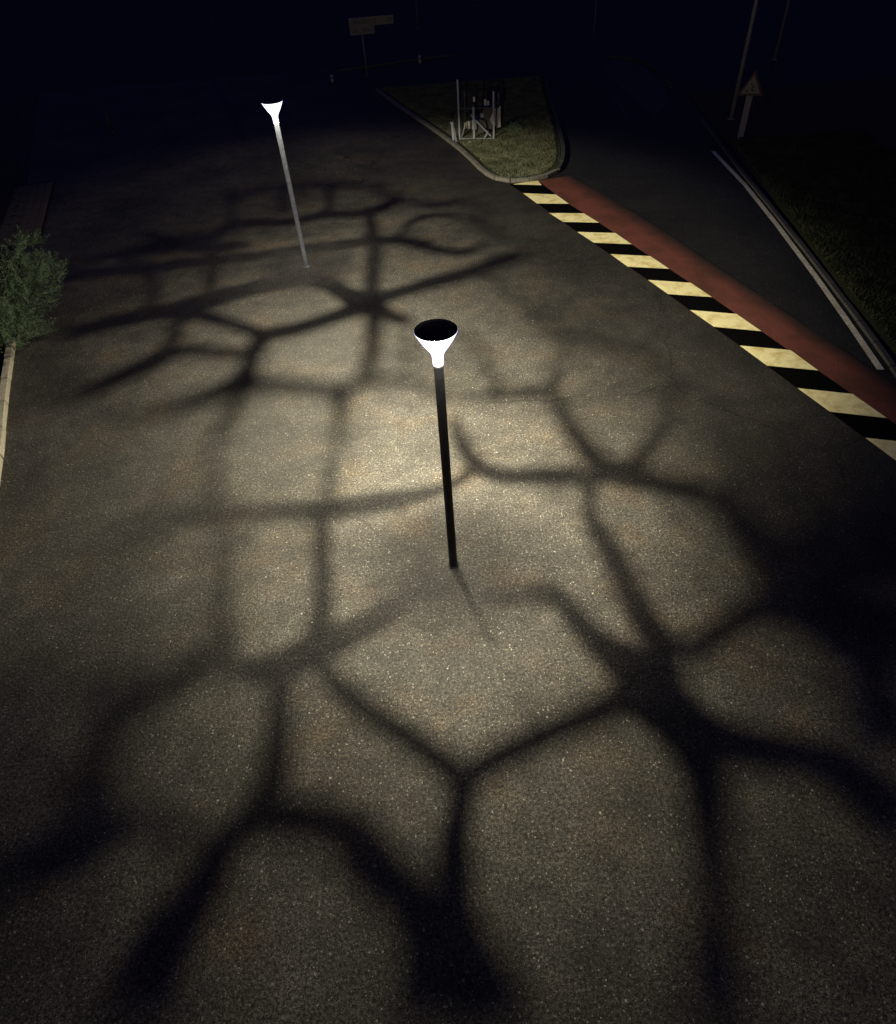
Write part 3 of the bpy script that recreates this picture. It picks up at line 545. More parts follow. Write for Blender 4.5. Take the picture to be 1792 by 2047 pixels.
# red coating, outer edge painted fading out as the light drops (u runs across the strip)
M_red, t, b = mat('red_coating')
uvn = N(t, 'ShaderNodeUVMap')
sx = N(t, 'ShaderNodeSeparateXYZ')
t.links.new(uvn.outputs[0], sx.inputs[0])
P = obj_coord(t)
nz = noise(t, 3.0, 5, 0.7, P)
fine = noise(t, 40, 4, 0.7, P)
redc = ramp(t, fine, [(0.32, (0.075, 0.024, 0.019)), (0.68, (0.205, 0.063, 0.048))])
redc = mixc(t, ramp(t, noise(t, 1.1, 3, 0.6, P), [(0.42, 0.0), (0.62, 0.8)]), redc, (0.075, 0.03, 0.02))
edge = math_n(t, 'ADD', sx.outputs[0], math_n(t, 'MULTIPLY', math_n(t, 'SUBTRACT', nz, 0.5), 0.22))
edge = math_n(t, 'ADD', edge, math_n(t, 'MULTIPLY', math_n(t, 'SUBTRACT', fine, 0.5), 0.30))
light_fade = ramp(t, edge, [(0.55, 0.0), (0.98, 1.0)])
t.links.new(mixc(t, light_fade, redc, (0.014, 0.011, 0.011)), b.inputs['Base Color'])
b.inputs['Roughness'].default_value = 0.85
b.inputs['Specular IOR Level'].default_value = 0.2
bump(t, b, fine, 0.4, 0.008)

# ------------------------------------------------------------------ ground, plaza, road
sheet('ground', [(-260, -60), (260, -60), (260, 420), (-260, 420)], -0.02, M_ground)
sheet('road', [(-200, 4), (200, 4), (200, 300), (-200, 300)], -0.008, M_road)
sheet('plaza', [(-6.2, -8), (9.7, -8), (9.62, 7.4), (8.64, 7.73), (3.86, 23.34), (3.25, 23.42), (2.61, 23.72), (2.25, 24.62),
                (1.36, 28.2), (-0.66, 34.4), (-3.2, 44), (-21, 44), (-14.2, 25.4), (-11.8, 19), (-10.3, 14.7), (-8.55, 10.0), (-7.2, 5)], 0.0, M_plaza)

# crossing: black base, ten cream blocks, red strip
cr_root = thing('pedestrian_crossing', 'zebra crossing of cream blocks on black with a dull red strip beside it', 'crossing', (5.5, 15.5, 0))
def local(o, root):
    o.parent = root
    o.location = (-root.location.x, -root.location.y, -root.location.z)
    return o
o = sheet('black_coating', CWL + [(8.95, 6.6)] + REDL[::-1], 0.004, M_black, None)
local(o, cr_root)
for s in STRIPES:
    o = sheet('cream_block', s, 0.008, M_yellow, None)
    local(o, cr_root)
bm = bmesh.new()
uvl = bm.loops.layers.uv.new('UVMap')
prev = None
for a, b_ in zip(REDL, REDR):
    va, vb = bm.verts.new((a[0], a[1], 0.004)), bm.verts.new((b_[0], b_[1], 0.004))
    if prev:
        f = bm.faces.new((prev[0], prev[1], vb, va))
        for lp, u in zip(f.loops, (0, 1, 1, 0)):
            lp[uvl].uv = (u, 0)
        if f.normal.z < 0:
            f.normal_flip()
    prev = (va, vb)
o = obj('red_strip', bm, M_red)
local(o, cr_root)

# white edge line on the road, faint dashes far off
def strip_pts(path, w):
    L, R = [], []
    for i, p in enumerate(path):
        a, b_ = path[max(i - 1, 0)], path[min(i + 1, len(path) - 1)]
        d = Vector((b_[0] - a[0], b_[1] - a[1])).normalized()
        n = Vector((-d.y, d.x)) * (w / 2)
        L.append((p[0] + n.x, p[1] + n.y))
        R.append((p[0] - n.x, p[1] - n.y))
    return L + R[::-1]
o = sheet('edge_line', strip_pts([(8.83, 10.92), (9.08, 12.6), (9.42, 15.1), (9.80, 18.3), (10.12, 21.5), (10.3, 25)], 0.14), 0.004, M_white)
o = sheet('lane_line', strip_pts([(8.5, 29.8), (8.75, 32.5), (9.02, 35.6)], 0.16), -0.004, M_kerb_dark)
sheet('far_lane', [(9.6, 30), (10.6, 31.5), (11.72, 35.9), (11.5, 40.4), (10.6, 41.0), (9.4, 38.5)], -0.004, M_kerb_dark)
sheet('far_verge_path', strip_pts([(-4.6, 44.6), (-3.6, 44.9), (-2.7, 44.6)], 0.7), 0.006, M_kerb_dark)

# ------------------------------------------------------------------ kerbs, laid stone by stone
def resample(path, step):
    out = [Vector(path[0])]
    acc = 0.0
    for a, b_ in zip(path, path[1:]):
        a, b_ = Vector(a), Vector(b_)
        d = (b_ - a).length
        s = step - acc
        while s <= d:
            out.append(a + (b_ - a) * (s / d))
            s += step
        acc = (acc + d) % step
    return out
def catmull(path, n=6):
    P = [Vector(p) for p in path]
    Q = [2 * P[0] - P[1]] + P + [2 * P[-1] - P[-2]]
    out = []
    for i in range(1, len(Q) - 2):
        a, b_, c_, d = Q[i - 1:i + 3]
        for k in range(n):
            t_ = k / n
            out.append(0.5 * ((2 * b_) + (-a + c_) * t_ + (2 * a - 5 * b_ + 4 * c_ - d) * t_ * t_ + (-a + 3 * b_ - 3 * c_ + d) * t_ ** 3))
    out.append(P[-1])
    return out
def kerb(name, path, step, w, h, m, label=None):
    pts = resample(catmull(path), step)
    root = bpy.data.objects.new(name, None)
    C.objects.link(root)
    root['kind'] = 'structure'
    meshes = {}
    for i, (a, b_) in enumerate(zip(pts, pts[1:])):
        L = (b_ - a).length
        key = (round(L, 2), i % 3)
        if key not in meshes:
            bm = bmesh.new()
            box(bm, (0, 0, h / 2 - 0.03), (L - 0.016, w, h + 0.06))
            bmesh.ops.bevel(bm, geom=bm.edges[:], offset=0.012, segments=1, affect='EDGES')
            for v in bm.verts:
                v.co += Vector((rnd.uniform(-.004, .004), rnd.uniform(-.004, .004), rnd.uniform(-.004, .004)))
            meshes[key] = obj('kerb_stone', bm, m)
            o = meshes[key]
        else:
            o = meshes[key].copy()
            C.objects.link(o)
        c_ = (a + b_) / 2
        o.location = (c_.x + rnd.uniform(-.006, .006), c_.y + rnd.uniform(-.006, .006), rnd.uniform(-.006, .006))
        o.rotation_euler = (0, 0, math.atan2(b_.y - a.y, b_.x - a.x) + rnd.uniform(-.01, .01))
        o.parent = root
    return root
ISL_L = [(-1.9, 38.0), (-0.76, 34.36), (0.45, 30.8), (1.27, 28.18), (1.80, 26.2), (2.16, 24.58), (2.61, 23.62), (3.35, 23.36), (4.05, 23.55), (4.60, 24.05)]
ISL_R = [(4.66, 24.12), (5.04, 25.25), (5.30, 26.7), (5.47, 28.27), (5.75, 31), (5.97, 33.64), (6.4, 38)]
kerb('island_kerb', ISL_L, 0.62, 0.15, 0.11, M_kerb)
kerb('island_road_kerb', ISL_R, 0.8, 0.15, 0.10, M_kerb_black)
LK = [(-6.75, 5.5), (-7.6, 7.6), (-8.44, 10.02), (-9.3, 12.3), (-10.16, 14.71), (-10.32, 15.2)]
kerb('garden_kerb', LK, 1.0, 0.16, 0.13, M_kerb_pale)
RK = [(8.75, 9.2), (9.05, 10.64), (9.6, 14.69), (10.06, 18.81), (10.5, 23), (11.2, 29)]
kerb('verge_kerb', RK, 0.9, 0.13, 0.05, M_kerb_dark)

# ------------------------------------------------------------------ grass
def offset(path, d):
    L = []
    for i, p in enumerate(path):
        a, b_ = path[max(i - 1, 0)], path[min(i + 1, len(path) - 1)]
        v = Vector((b_[0] - a[0], b_[1] - a[1])).normalized()
        L.append((p[0] - v.y * d, p[1] + v.x * d))
    return L
isl = [tuple(p) for p in catmull(ISL_L)] + [tuple(p) for p in catmull(ISL_R)]
isl_in = offset(isl, 0.11)
sheet('island_ground', isl_in, 0.055, M_grassbase)
def inside(p, poly):
    x, y = p
    c_ = False
    j = len(poly) - 1
    for i in range(len(poly)):
        xi, yi = poly[i]
        xj, yj = poly[j]
        if (yi > y) != (yj > y) and x < (xj - xi) * (y - yi) / (yj - yi + 1e-12) + xi:
            c_ = not c_
        j = i
    return c_
def grass(name, poly, n, z, h, label, gm):
    xs = [p[0] for p in poly]
    ys = [p[1] for p in poly]
    vs, fs = [], []
    k = 0
    while k < n:
        x, y = rnd.uniform(min(xs), max(xs)), rnd.uniform(min(ys), max(ys))
        if not inside((x, y), poly):
            continue
        clump = 0.55 + 0.45 * sin(x * 3.1 + sin(y * 2.3) * 2) * sin(y * 2.7 + 1.3)
        if rnd.random() > 0.45 + 0.55 * clump:
            continue
        a = rnd.uniform(0, 2 * pi)
        hh = h * rnd.uniform(0.45, 1.2)
        w = 0.012 * rnd.uniform(0.8, 1.8)
        lx, ly = rnd.gauss(0, 0.55) * hh, rnd.gauss(0, 0.55) * hh
        i0 = len(vs)
        vs += [(x - cos(a) * w, y - sin(a) * w, z), (x + cos(a) * w, y + sin(a) * w, z), (x + lx, y + ly, z + hh)]
        fs.append((i0, i0 + 1, i0 + 2))
        k += 1
    o = pydata(name, vs, fs, gm)
    return tag(o, label, 'grass', kind='stuff')
isl_g = [p for p in offset(isl, 0.26)]
grass('island_grass', isl_g, 90000, 0.055, 0.07, 'short mown grass covering the kerbed traffic island', M_grass)
VG = [(9.05, 8.0), (9.36, 11.28), (9.62, 13.78), (10.12, 17.6), (10.6, 21.5), (11.1, 26), (11.9, 33), (26, 33), (22, 8)]
sheet('verge_ground', VG, 0.02, M_grassbase)
VG2 = [(9.2, 8.0), (9.5, 11.28), (9.76, 13.78), (10.24, 17.6), (10.75, 21.5), (11.3, 26), (16, 26), (14, 8)]
grass('verge_grass', VG2, 80000, 0.02, 0.09, 'rough grass on the verge right of the white edge line', M_verge)

# garden bed left of the pale kerb
BED = [(-6.9, 5.4), (-7.75, 7.6), (-8.58, 10.05), (-9.45, 12.35), (-10.3, 14.75), (-11.15, 17.25), (-12.35, 20.5), (-14.2, 25.4), (-17, 31), (-30, 31), (-30, 5)]
sheet('garden_bed', BED, 0.05, M_ground)
vs, fs = [], []
for k in range(5200):
    s = rnd.random()
    i = min(int(s * 5), 4)
    f = s * 5 - i
    x0 = BED[i][0] * (1 - f) + BED[i + 1][0] * f
    y0 = BED[i][1] * (1 - f) + BED[i + 1][1] * f
    d = 0.05 + abs(rnd.gauss(0, 0.9))
    x, y = x0 - d, y0 + rnd.uniform(-.2, .2) - d * 0.2
    z = 0.05 + rnd.random() * 0.16 * min(1, d * 3)
    L = rnd.uniform(0.03, 0.075)
    a, e = rnd.uniform(0, 2 * pi), rnd.uniform(-0.2, 0.9)
    dx, dy, dz = cos(a) * cos(e) * L, sin(a) * cos(e) * L, sin(e) * L
    px, py = -sin(a) * L * 0.35, cos(a) * L * 0.35
    i0 = len(vs)
    vs += [(x, y, z), (x + dx * .5 + px, y + dy * .5 + py, z + dz * .5), (x + dx, y + dy, z + dz), (x + dx * .5 - px, y + dy * .5 - py, z + dz * .5)]
    fs.append((i0, i0 + 1, i0 + 2, i0 + 3))
o = pydata('bed_plants', vs, fs, M_bedleaf)
tag(o, 'low pale leafy ground cover behind the pale garden kerb', 'ground cover', kind='stuff')

# brick footpath running away behind the shrub
pv = bpy.data.objects.new('footpath', None)
C.objects.link(pv)
pv['kind'] = 'structure'
o = sheet('mortar_bed', [(-13.35, 21.0), (-12.02, 21.3), (-13.85, 27.4), (-15.15, 27.1)], 0.03, M_ground, None, pv)
bmx = None
mesh0 = None
PV = [(-13.3, 21.5), (-12.1, 21.5), (-12.25, 22.1), (-13.1, 25.0), (-14.0, 27.1), (-15.1, 27.1), (-14.2, 24.3)]
dirv = Vector((-0.285, 0.9585))
sidev = Vector((0.9585, 0.285))
cnt = 0
for r in range(0, 46):
    for c_ in range(5):
        q = Vector((-12.12, 21.3)) + dirv * (r * 0.135) - sidev * ((c_ + 0.5) * 0.26)
        cnt += 1
        if cnt > 295:
            continue
        if mesh0 is None:
            bm = bmesh.new()
            box(bm, (0, 0, 0), (0.25, 0.125, 0.05))
            bmesh.ops.bevel(bm, geom=[e for e in bm.edges], offset=0.006, segments=1, affect='EDGES')
            mesh0 = obj('brick', bm, M_paver, pv)
            o = mesh0
        else:
            o = mesh0.copy()
            C.objects.link(o)
        o.location = (q.x, q.y, 0.025 + rnd.uniform(0, .008))
        o.rotation_euler = (rnd.uniform(-.02, .02), rnd.uniform(-.02, .02), math.atan2(sidev.y, sidev.x) + rnd.uniform(-.02, .02))

# ------------------------------------------------------------------ street lamps
def lamp_light(name, power, bias, root, fill, down, k, cut, rad, floor):
    ld = bpy.data.lights.new(name, 'POINT')
    ld.energy = power
    ld.shadow_soft_size = rad
    ld.color = (1.0, 0.90, 0.64)
    ld.use_nodes = True
    t = ld.node_tree
    em = t.nodes.get('Emission') or t.nodes.new('ShaderNodeEmission')
    out = t.nodes.get('Light Output') or t.nodes.new('ShaderNodeOutputLight')
    t.links.new(em.outputs[0], out.inputs[0])
    g = t.nodes.new('ShaderNodeNewGeometry')
    s = t.nodes.new('ShaderNodeSeparateXYZ')
    t.links.new(g.outputs['Incoming'], s.inputs[0])
    az = math_n(t, 'MAXIMUM', math_n(t, 'ABSOLUTE', s.outputs[2]), 0.10)
    f = math_n(t, 'POWER', az, -k)
    mr = t.nodes.new('ShaderNodeMapRange')          # cut-off: the bowl throws little light near the horizontal
    mr.interpolation_type = 'SMOOTHSTEP'
    mr.inputs['From Min'].default_value = cut[0]
    mr.inputs['From Max'].default_value = cut[1]
    mr.inputs['To Min'].default_value = floor
    t.links.new(az, mr.inputs['Value'])
    f = math_n(t, 'MULTIPLY', f, mr.outputs[0])
    # optics throw more light to one side of the post
    bx = math_n(t, 'ADD', math_n(t, 'MULTIPLY', s.outputs[0], bias[0]), math_n(t, 'MULTIPLY', s.outputs[1], bias[1]))
    f = math_n(t, 'MULTIPLY', f, math_n(t, 'POWER', math_n(t, 'MAXIMUM', math_n(t, 'ADD', 1.0, bx), 0.05), 2.0))
    mv = t.nodes.new('ShaderNodeMapRange')          # added dimming straight down, hides the pole-top shadow disc
    mv.interpolation_type = 'SMOOTHSTEP'
    mv.inputs['From Min'].default_value = 0.89
    mv.inputs['From Max'].default_value = 0.993
    mv.inputs['To Min'].default_value = 1.0
    mv.inputs['To Max'].default_value = 0.06
    t.links.new(az, mv.inputs['Value'])
    f = math_n(t, 'MULTIPLY', f, mv.outputs[0])
    f = math_n(t, 'MULTIPLY', f, math_n(t, 'MAXIMUM', math_n(t, 'ADD', math_n(t, 'SUBTRACT', 1.0, math_n(t, 'MULTIPLY', math_n(t, 'MULTIPLY', s.outputs[0], s.outputs[0]), bias[2])), math_n(t, 'MULTIPLY', math_n(t, 'MULTIPLY', s.outputs[1], s.outputs[1]), bias[3])), 0.06))
    t.links.new(f, em.inputs['Strength'])
    lo = bpy.data.objects.new(name, ld)
    C.objects.link(lo)
    lo.parent = root
    lo.location = (0, 0, 3.90)
    # soft disc light added under the cap to fill the dark ground below
    rd = bpy.data.lights.new('cap_fill', 'AREA')
    rd.shape = 'DISK'
    rd.size = 0.44
    rd.energy = fill
    rd.color = (1.0, 0.90, 0.72)
    ro = bpy.data.objects.new('cap_fill', rd)
    C.objects.link(ro)
    ro.parent = root
    ro.location = (0, 0, 3.952)
    dd = bpy.data.lights.new('foot_fill', 'AREA')  # second fill light, added for the ground round the pole
    dd.shape = 'DISK'
    dd.size = 0.46
    dd.spread = math.radians(75)
    dd.energy = down
    dd.color = (1.0, 0.92, 0.72)
    do = bpy.data.objects.new('foot_fill', dd)
    C.objects.link(do)
    do.parent = root
    do.location = (0, 0, 3.950)
    return lo

M_shell = bpy.data.materials.new('glowing_diffuser')
M_shell.use_nodes = True
t = M_shell.node_tree
t.nodes.clear()
so = t.nodes.new('ShaderNodeOutputMaterial')
add = t.nodes.new('ShaderNodeAddShader')
tr = t.nodes.new('ShaderNodeBsdfTransparent')
em = t.nodes.new('ShaderNodeEmission')
em.inputs['Color'].default_value = (0.86, 0.88, 1.0, 1)
em.inputs['Strength'].default_value = SHELL_GLOW
lw = t.nodes.new('ShaderNodeLayerWeight')
lw.inputs['Blend'].default_value = 0.35
t.links.new(ramp(t, lw.outputs['Facing'], [(0.35, (0.90, 0.92, 1.0)), (0.85, (0.42, 0.36, 0.80))]), em.inputs['Color'])
t.links.new(tr.outputs[0], add.inputs[0])
t.links.new(em.outputs[0], add.inputs[1])
t.links.new(add.outputs[0], so.inputs[0])
M_net = plain('shadow_screen', (0.02, 0.02, 0.02), 0.8)  # hidden screen added to throw the web of dark bands

def screen(kind, px, py):
    """unseen net added round the light source, shaped to cast the dark ground bands"""
    LZ = 3.90
    bm = bmesh.new()
    idx = 0
    def put(x, y, r):
        d = Vector((x - px, y - py, -LZ)).normalized()
        return Vector((0, 0, LZ)) + d * r
    for kd, L, R in NET:
        if kd != 'B' and kd != kind:
            continue
        idx += 1
        r = 0.1085 + (idx % 40) * 0.00003
        prev = None
        for a, b_ in zip(L, R):
            q = [bm.verts.new(put(a[0], a[1], r)), bm.verts.new(put(b_[0], b_[1], r)),
                 bm.verts.new(put(b_[0], b_[1], r - 0.0012)), bm.verts.new(put(a[0], a[1], r - 0.0012))]
            if prev:
                for i in range(4):
                    bm.faces.new((prev[i], prev[(i + 1) % 4], q[(i + 1) % 4], q[i]))
            prev = q
    for kd, poly in BLOBS:
        if kd != 'B' and kd != kind:
            continue
        idx += 1
        r = 0.1085 + (idx % 40) * 0.00003 + 0.000015
        A = [bm.verts.new(put(x, y, r)) for x, y in poly]
        B = [bm.verts.new(put(x, y, r - 0.0012)) for x, y in poly]
        bm.faces.new(A)
        bm.faces.new(B[::-1])
        for i in range(len(A)):
            j = (i + 1) % len(A)
            bm.faces.new((A[i], A[j], B[j], B[i]))
    return bm

def street_lamp(x, y, label, power, bias, pole_mat, kind, fill, down, k, cut, rad, floor):
    root = thing('street_lamp', label, 'street lamp', (x, y, 0), 0, 'street lamps on the square')
    bm = bmesh.new()
    lathe(bm, [(0.0, 0.062), (0.5, 0.062), (1.2, 0.061), (2.4, 0.060), (3.50, 0.059), (3.530, 0.059)], 24, True, True)
    obj('pole', bm, pole_mat, root, True)
    bm = bmesh.new()
    lathe(bm, [(0.004, 0.085), (0.014, 0.085), (0.018, 0.078)], 24, True, True)
    obj('base_plate', bm, pole_mat, root)
    bm = bmesh.new()
    lathe(bm, [(3.525, 0.062), (3.55, 0.064), (3.62, 0.065), (3.66, 0.072), (3.69, 0.084), (3.73, 0.110), (3.78, 0.146), (3.84, 0.183), (3.90, 0.217), (3.945, 0.240), (3.958, 0.246), (3.962, 0.2465)], 48)
    obj('diffuser', bm, M_shell, root, True)
    bm = bmesh.new()
    lathe(bm, [(3.956, 0.238), (3.964, 0.2455), (3.970, 0.243), (3.974, 0.18), (3.977, 0.06)], 48, True, True)
    obj('cap', bm, M_cap, root)
    obj('shadow_screen', screen(kind, x, y), M_net, root)
    lamp_light('lamp_bulb', power, bias, root, fill, down, k, cut, rad, floor)
    return root

street_lamp(0.02, 6.64, 'nearer street lamp with a pole toned black for shade and black disc cap, middle of the square', LAMP_POWER_NEAR, (0.05, 0.54, 1.32, 0.62), M_poleshade, 'N', FILL_NEAR, 42.0, 0.15, (0.18, 0.82), 0.0037, 0.06)
street_lamp(-3.37, 17.92, 'farther street lamp with a pole toned pale for lamplight at the dark end of the square', LAMP_POWER_FAR, (0.50, -0.42, 0.60, 0.0), M_polelit, 'F', FILL_FAR, 18.0, 1.8, (0.24, 0.335), 0.0044, 0.006)

# ------------------------------------------------------------------ machine display on the island
mx, my = 1.58, 28.50
rz = math.atan2(-0.34, 1.30)
mc = thing('machine_display', 'old machine in an open frame of grey steel posts on the grass island', 'machine', (mx, my, 0.055), rz)
def part(name, fn, m, smooth=False, parent=None):
    bm = bmesh.new()
    fn(bm)
    return obj(name, bm, m, parent or mc, smooth)
W = 1.34
D = 1.25
part('post', lambda bm: bar(bm, (0, 0, 0), (0, 0, 2.0), 0.06), M_steel)
part('post', lambda bm: bar(bm, (0.57, 0, 0), (0.57, 0, 1.12), 0.075), M_steel)
part('post', lambda bm: bar(bm, (W, 0, 0), (W, 0, 1.62), 0.06), M_steel)
part('post', lambda bm: bar(bm, (0, D, 0), (0, D, 1.3), 0.05), M_iron)
part('post', lambda bm: bar(bm, (W, D, 0), (W, D, 1.3), 0.05), M_iron)
part('bottom_rail', lambda bm: bar(bm, (0.03, 0, 0.04), (W - 0.03, 0, 0.04), 0.035), M_steel)
part('top_rail', lambda bm: bar(bm, (0.03, 0, 1.07), (W + 0.18, 0, 1.07), 0.022), M_iron)
part('side_rail', lambda bm: bar(bm, (0, 0.03, 1.07), (0, D - .03, 1.07), 0.022), M_iron)
part('side_rail', lambda bm: bar(bm, (W, 0.03, 1.07), (W, D - .03, 1.07), 0.022), M_iron)
part('brace', lambda bm: bar(bm, (0.44, 0.05, 0.86), (0.66, 0.05, 0.58), 0.03), M_steel)
part('brace', lambda bm: bar(bm, (0.64, 0.05, 0.66), (1.22, 0.05, 0.12), 0.05), M_steel)
part('brace', lambda bm: bar(bm, (0.05, 0.1, 0.06), (0.22, 0.3, 0.52), 0.04), M_steel)
part('gusset', lambda bm: bar(bm, (0.95, 0.04, 0.02), (1.12, 0.04, 0.30), 0.20, 0.05), M_steel)
part('bracket', lambda bm: bar(bm, (0.57, 0.045, 0.34), (0.57, 0.045, 0.66), 0.17, 0.02), M_steel)
for x_, r_, h_ in ((0.20, 0.025, 0.20), (0.28, 0.02, 0.24), (0.37, 0.05, 0.26)):
    part('roller', lambda bm: tube(bm, (x_, 0.10, 0.36), (x_, 0.10, 0.36 + h_), r_ * 0.7, r_), M_ivory, True)
# side panels of the hopper
def quadplate(pts, th):
    def f(bm):
        A = [bm.verts.new(p) for p in pts]
        B = [bm.verts.new((p[0], p[1] + th, p[2])) for p in pts]
        bm.faces.new(A)
        bm.faces.new(B[::-1])
        for i in range(len(A)):
            j = (i + 1) % len(A)
            bm.faces.new((A[i], B[i], B[j], A[j]))
    return f
part('hopper_plate', quadplate([(1.14, 0.35, 0.62), (1.22, 0.35, 0.44), (1.34, 0.35, 0.38), (1.36, 0.35, 1.0), (1.28, 0.35, 0.92)], 0.02), M_panel)
part('side_panel', quadplate([(1.40, 0.30, 0.32), (1.56, 0.30, 0.36), (1.56, 0.30, 1.08), (1.46, 0.30, 1.0), (1.42, 0.30, 0.9)], 0.03), M_panel)
def engine(bm):
    box(bm, (0.72, 0.62, 0.42), (0.55, 0.6, 0.36))
    box(bm, (1.05, 0.68, 0.62), (0.34, 0.5, 0.75))
    bmesh.ops.bevel(bm, geom=bm.edges[:], offset=0.02, segments=1, affect='EDGES')
part('engine_block', engine, M_iron)
part('flywheel', lambda bm: (lathe(bm, [(-0.03, 0.05), (-0.03, 0.24), (0.03, 0.24), (0.03, 0.05)], 28, True, True),
                             bmesh.ops.transform(bm, matrix=Matrix.Translation((0.78, 0.25, 0.40)) @ Matrix.Rotation(pi / 2, 4, 'X'), verts=bm.verts)), M_iron)
part('exhaust', lambda bm: (tube(bm, (0.72, 0.62, 0.55), (0.72, 0.62, 1.25), 0.03)), M_iron, True)
part('headpiece', lambda bm: tube(bm, (0.60, 0.02, 1.28), (0.60, 0.02, 1.44), 0.04, 0.045), M_ivory, True)
part('gauge_box', lambda bm: (box(bm, (0.98, 0.3, 1.20), (0.10, 0.08, 0.2)), box(bm, (1.09, 0.3, 1.18), (0.07, 0.08, 0.14))), M_panel)
part('gear_cluster', lambda bm: [tube(bm, (x_, 0.45, z_), (x_, 0.55, z_), r_, r_, 14) for x_, z_, r_ in ((0.82, 0.72, .08), (0.96, 0.66, .05), (1.02, 0.78, .06), (0.9, 0.86, .04))], M_steel)

tr_ = thing('trestle', 'short grey trestle leaning beside the left post of the steel frame', 'trestle', (1.33, 28.42, 0.055), rz)
bm = bmesh.new(); bar(bm, (0, 0, 0), (-0.03, 0, 0.66), 0.085, 0.05); obj('leg', bm, M_steel, tr_)
bm = bmesh.new(); bar(bm, (0.14, -0.14, 0), (0.02, -0.02, 0.5), 0.05); obj('leg', bm, M_steel, tr_)
bm = bmesh.new(); bar(bm, (-0.10, 0, 0.63), (0.03, 0, 0.60), 0.06); obj('crossbar', bm, M_steel, tr_)
bm = bmesh.new()
bmesh.ops.create_icosphere(bm, subdivisions=2, radius=0.04, matrix=Matrix.Translation((1.93, 28.0, 0.08)) @ Matrix.Diagonal((1.2, 1, .7, 1)))
tag(obj('ground_spotlight', bm, M_ivory), 'small pale round fitting in the grass before the steel frame', 'light fitting')

# small shrub right of the frame
def tuft(name, x, y, z, r, h, n, m, label, cat):
    root = thing(name, label, cat, (x, y, z))
    vs, fs = [], []
    for k in range(n):
        a, q = rnd.uniform(0, 2 * pi), sqrt(rnd.random())
        px_, py_ = cos(a) * q * r, sin(a) * q * r
        zz = rnd.random() * h * sqrt(max(0.05, 1 - q * q))
        L = rnd.uniform(0.04, 0.09)
        a2, e = rnd.uniform(0, 2 * pi), rnd.uniform(-.2, 1.3)
        d = Vector((cos(a2) * cos(e), sin(a2) * cos(e), sin(e))) * L
        s = Vector((-sin(a2), cos(a2), 0)) * L * 0.22
        p = Vector((px_, py_, zz))
        i0 = len(vs)
        vs += [tuple(p), tuple(p + d * .5 + s), tuple(p + d), tuple(p + d * .5 - s)]
        fs.append((i0, i0 + 1, i0 + 2, i0 + 3))
    pydata('foliage', vs, fs, m, root)
    bm = bmesh.new()
    tube(bm, (0, 0, -0.02), (0, 0, h * 0.5), 0.02, 0.008, 8)
    obj('stem', bm, M_bark, root)
    return root
tuft('low_shrub', 3.75, 29.1, 0.05, 0.34, 0.3, 900, M_juniper, 'small dark shrub in the grass right of the steel frame', 'shrub')

# ------------------------------------------------------------------ juniper shrub over the garden kerb
JB = [(-9.70, 17.45, 0.75, .62), (-10.35, 16.3, 0.62, .75), (-10.9, 17.2, 1.15, .80), (-10.55, 18.6, 1.05, .62), (-9.95, 18.35, 0.70, .55), (-10.75, 19.9, 1.0, .42),
      (-9.75, 15.75, 0.42, .50), (-11.7, 16.4, 1.0, .95), (-11.9, 18.2, 1.5, .8), (-9.45, 17.9, 0.95, .40), (-9.9, 16.7, 0.35, .55), (-9.85, 16.2, 0.35, .45), (-10.4, 15.8, 0.55, .6), (-10.0, 17.0, .5, .6), (-10.15, 17.9, .6, .6), (-9.75, 16.5, .32, .45), (-10.3, 16.6, .7, .6)]
jr = thing('juniper_shrub', 'bushy grey green juniper spreading over the pale garden kerb', 'shrub', (-10.8, 15.4, 0.05))
vs, fs = [], []
grain = Vector((0.42, 0.10, 0.9)).normalized()
def leaflet(q, tip, ww):
    i0 = len(vs)
    vs.extend([tuple(q + ww), tuple(q - ww), tuple(tip)])
    fs.append((i0, i0 + 1, i0 + 2))
def gvec(s_):
    return Vector((rnd.gauss(0, s_), rnd.gauss(0, s_), rnd.gauss(0, s_)))
for cx, cy, cz, R_ in JB:
    c0 = Vector((cx + 0.02, cy - 1.6, cz))
    for k in range(int(85 * R_ * R_) + 3):
        u = gvec(1).normalized()
        p0 = c0 + u * R_ * rnd.uniform(0.15, 0.7)
        if p0.z < 0.05:
            p0.z = 0.05 + rnd.random() * 0.1
        d = (u * 0.6 + grain * 0.8 + gvec(.18)).normalized()
        Ls = rnd.uniform(0.28, 0.62) * (0.7 + 0.5 * R_)
        side = d.cross(gvec(1)).normalized()
        nt = int(Ls / 0.020)
        for j in range(nt):
            s_ = (j + 1) / nt
            q = p0 + d * (Ls * s_) + Vector((0, 0, -0.10 * s_ * s_ * Ls))
            tw = 0.15 * (1.05 - s_) * rnd.uniform(0.6, 1.2) + 0.025
            a_ = (1 if j % 2 else -1)
            td = (side * a_ * 0.85 + d * 0.75 + gvec(.20)).normalized()
            m_ = max(2, int(tw / 0.016))
            for h_ in range(m_):
                f_ = (h_ + 0.5) / m_
                b0 = q + td * tw * f_
                ld_ = (td * 0.7 + gvec(.55)).normalized()
                leaflet(b0, b0 + ld_ * rnd.uniform(.020, .036), ld_.cross(gvec(1)).normalized() * 0.0075)
o = pydata('foliage', vs, fs, M_juniper)
local(o, jr)
n_j = len(fs)
bm = bmesh.new()
tube(bm, (0, 0, -0.05), (-0.1, 0.1, 0.5), 0.07, 0.05, 10)
obj('trunk', bm, M_bark, jr)
for a_ in range(7):
    bm = bmesh.new()
    e_ = JB[a_]
    tube(bm, (-0.08, 0.08, 0.3), (e_[0] + 10.55, e_[1] - 17.0, e_[2] - 0.05), 0.035, 0.012, 8)
    obj('branch', bm, M_bark, jr)

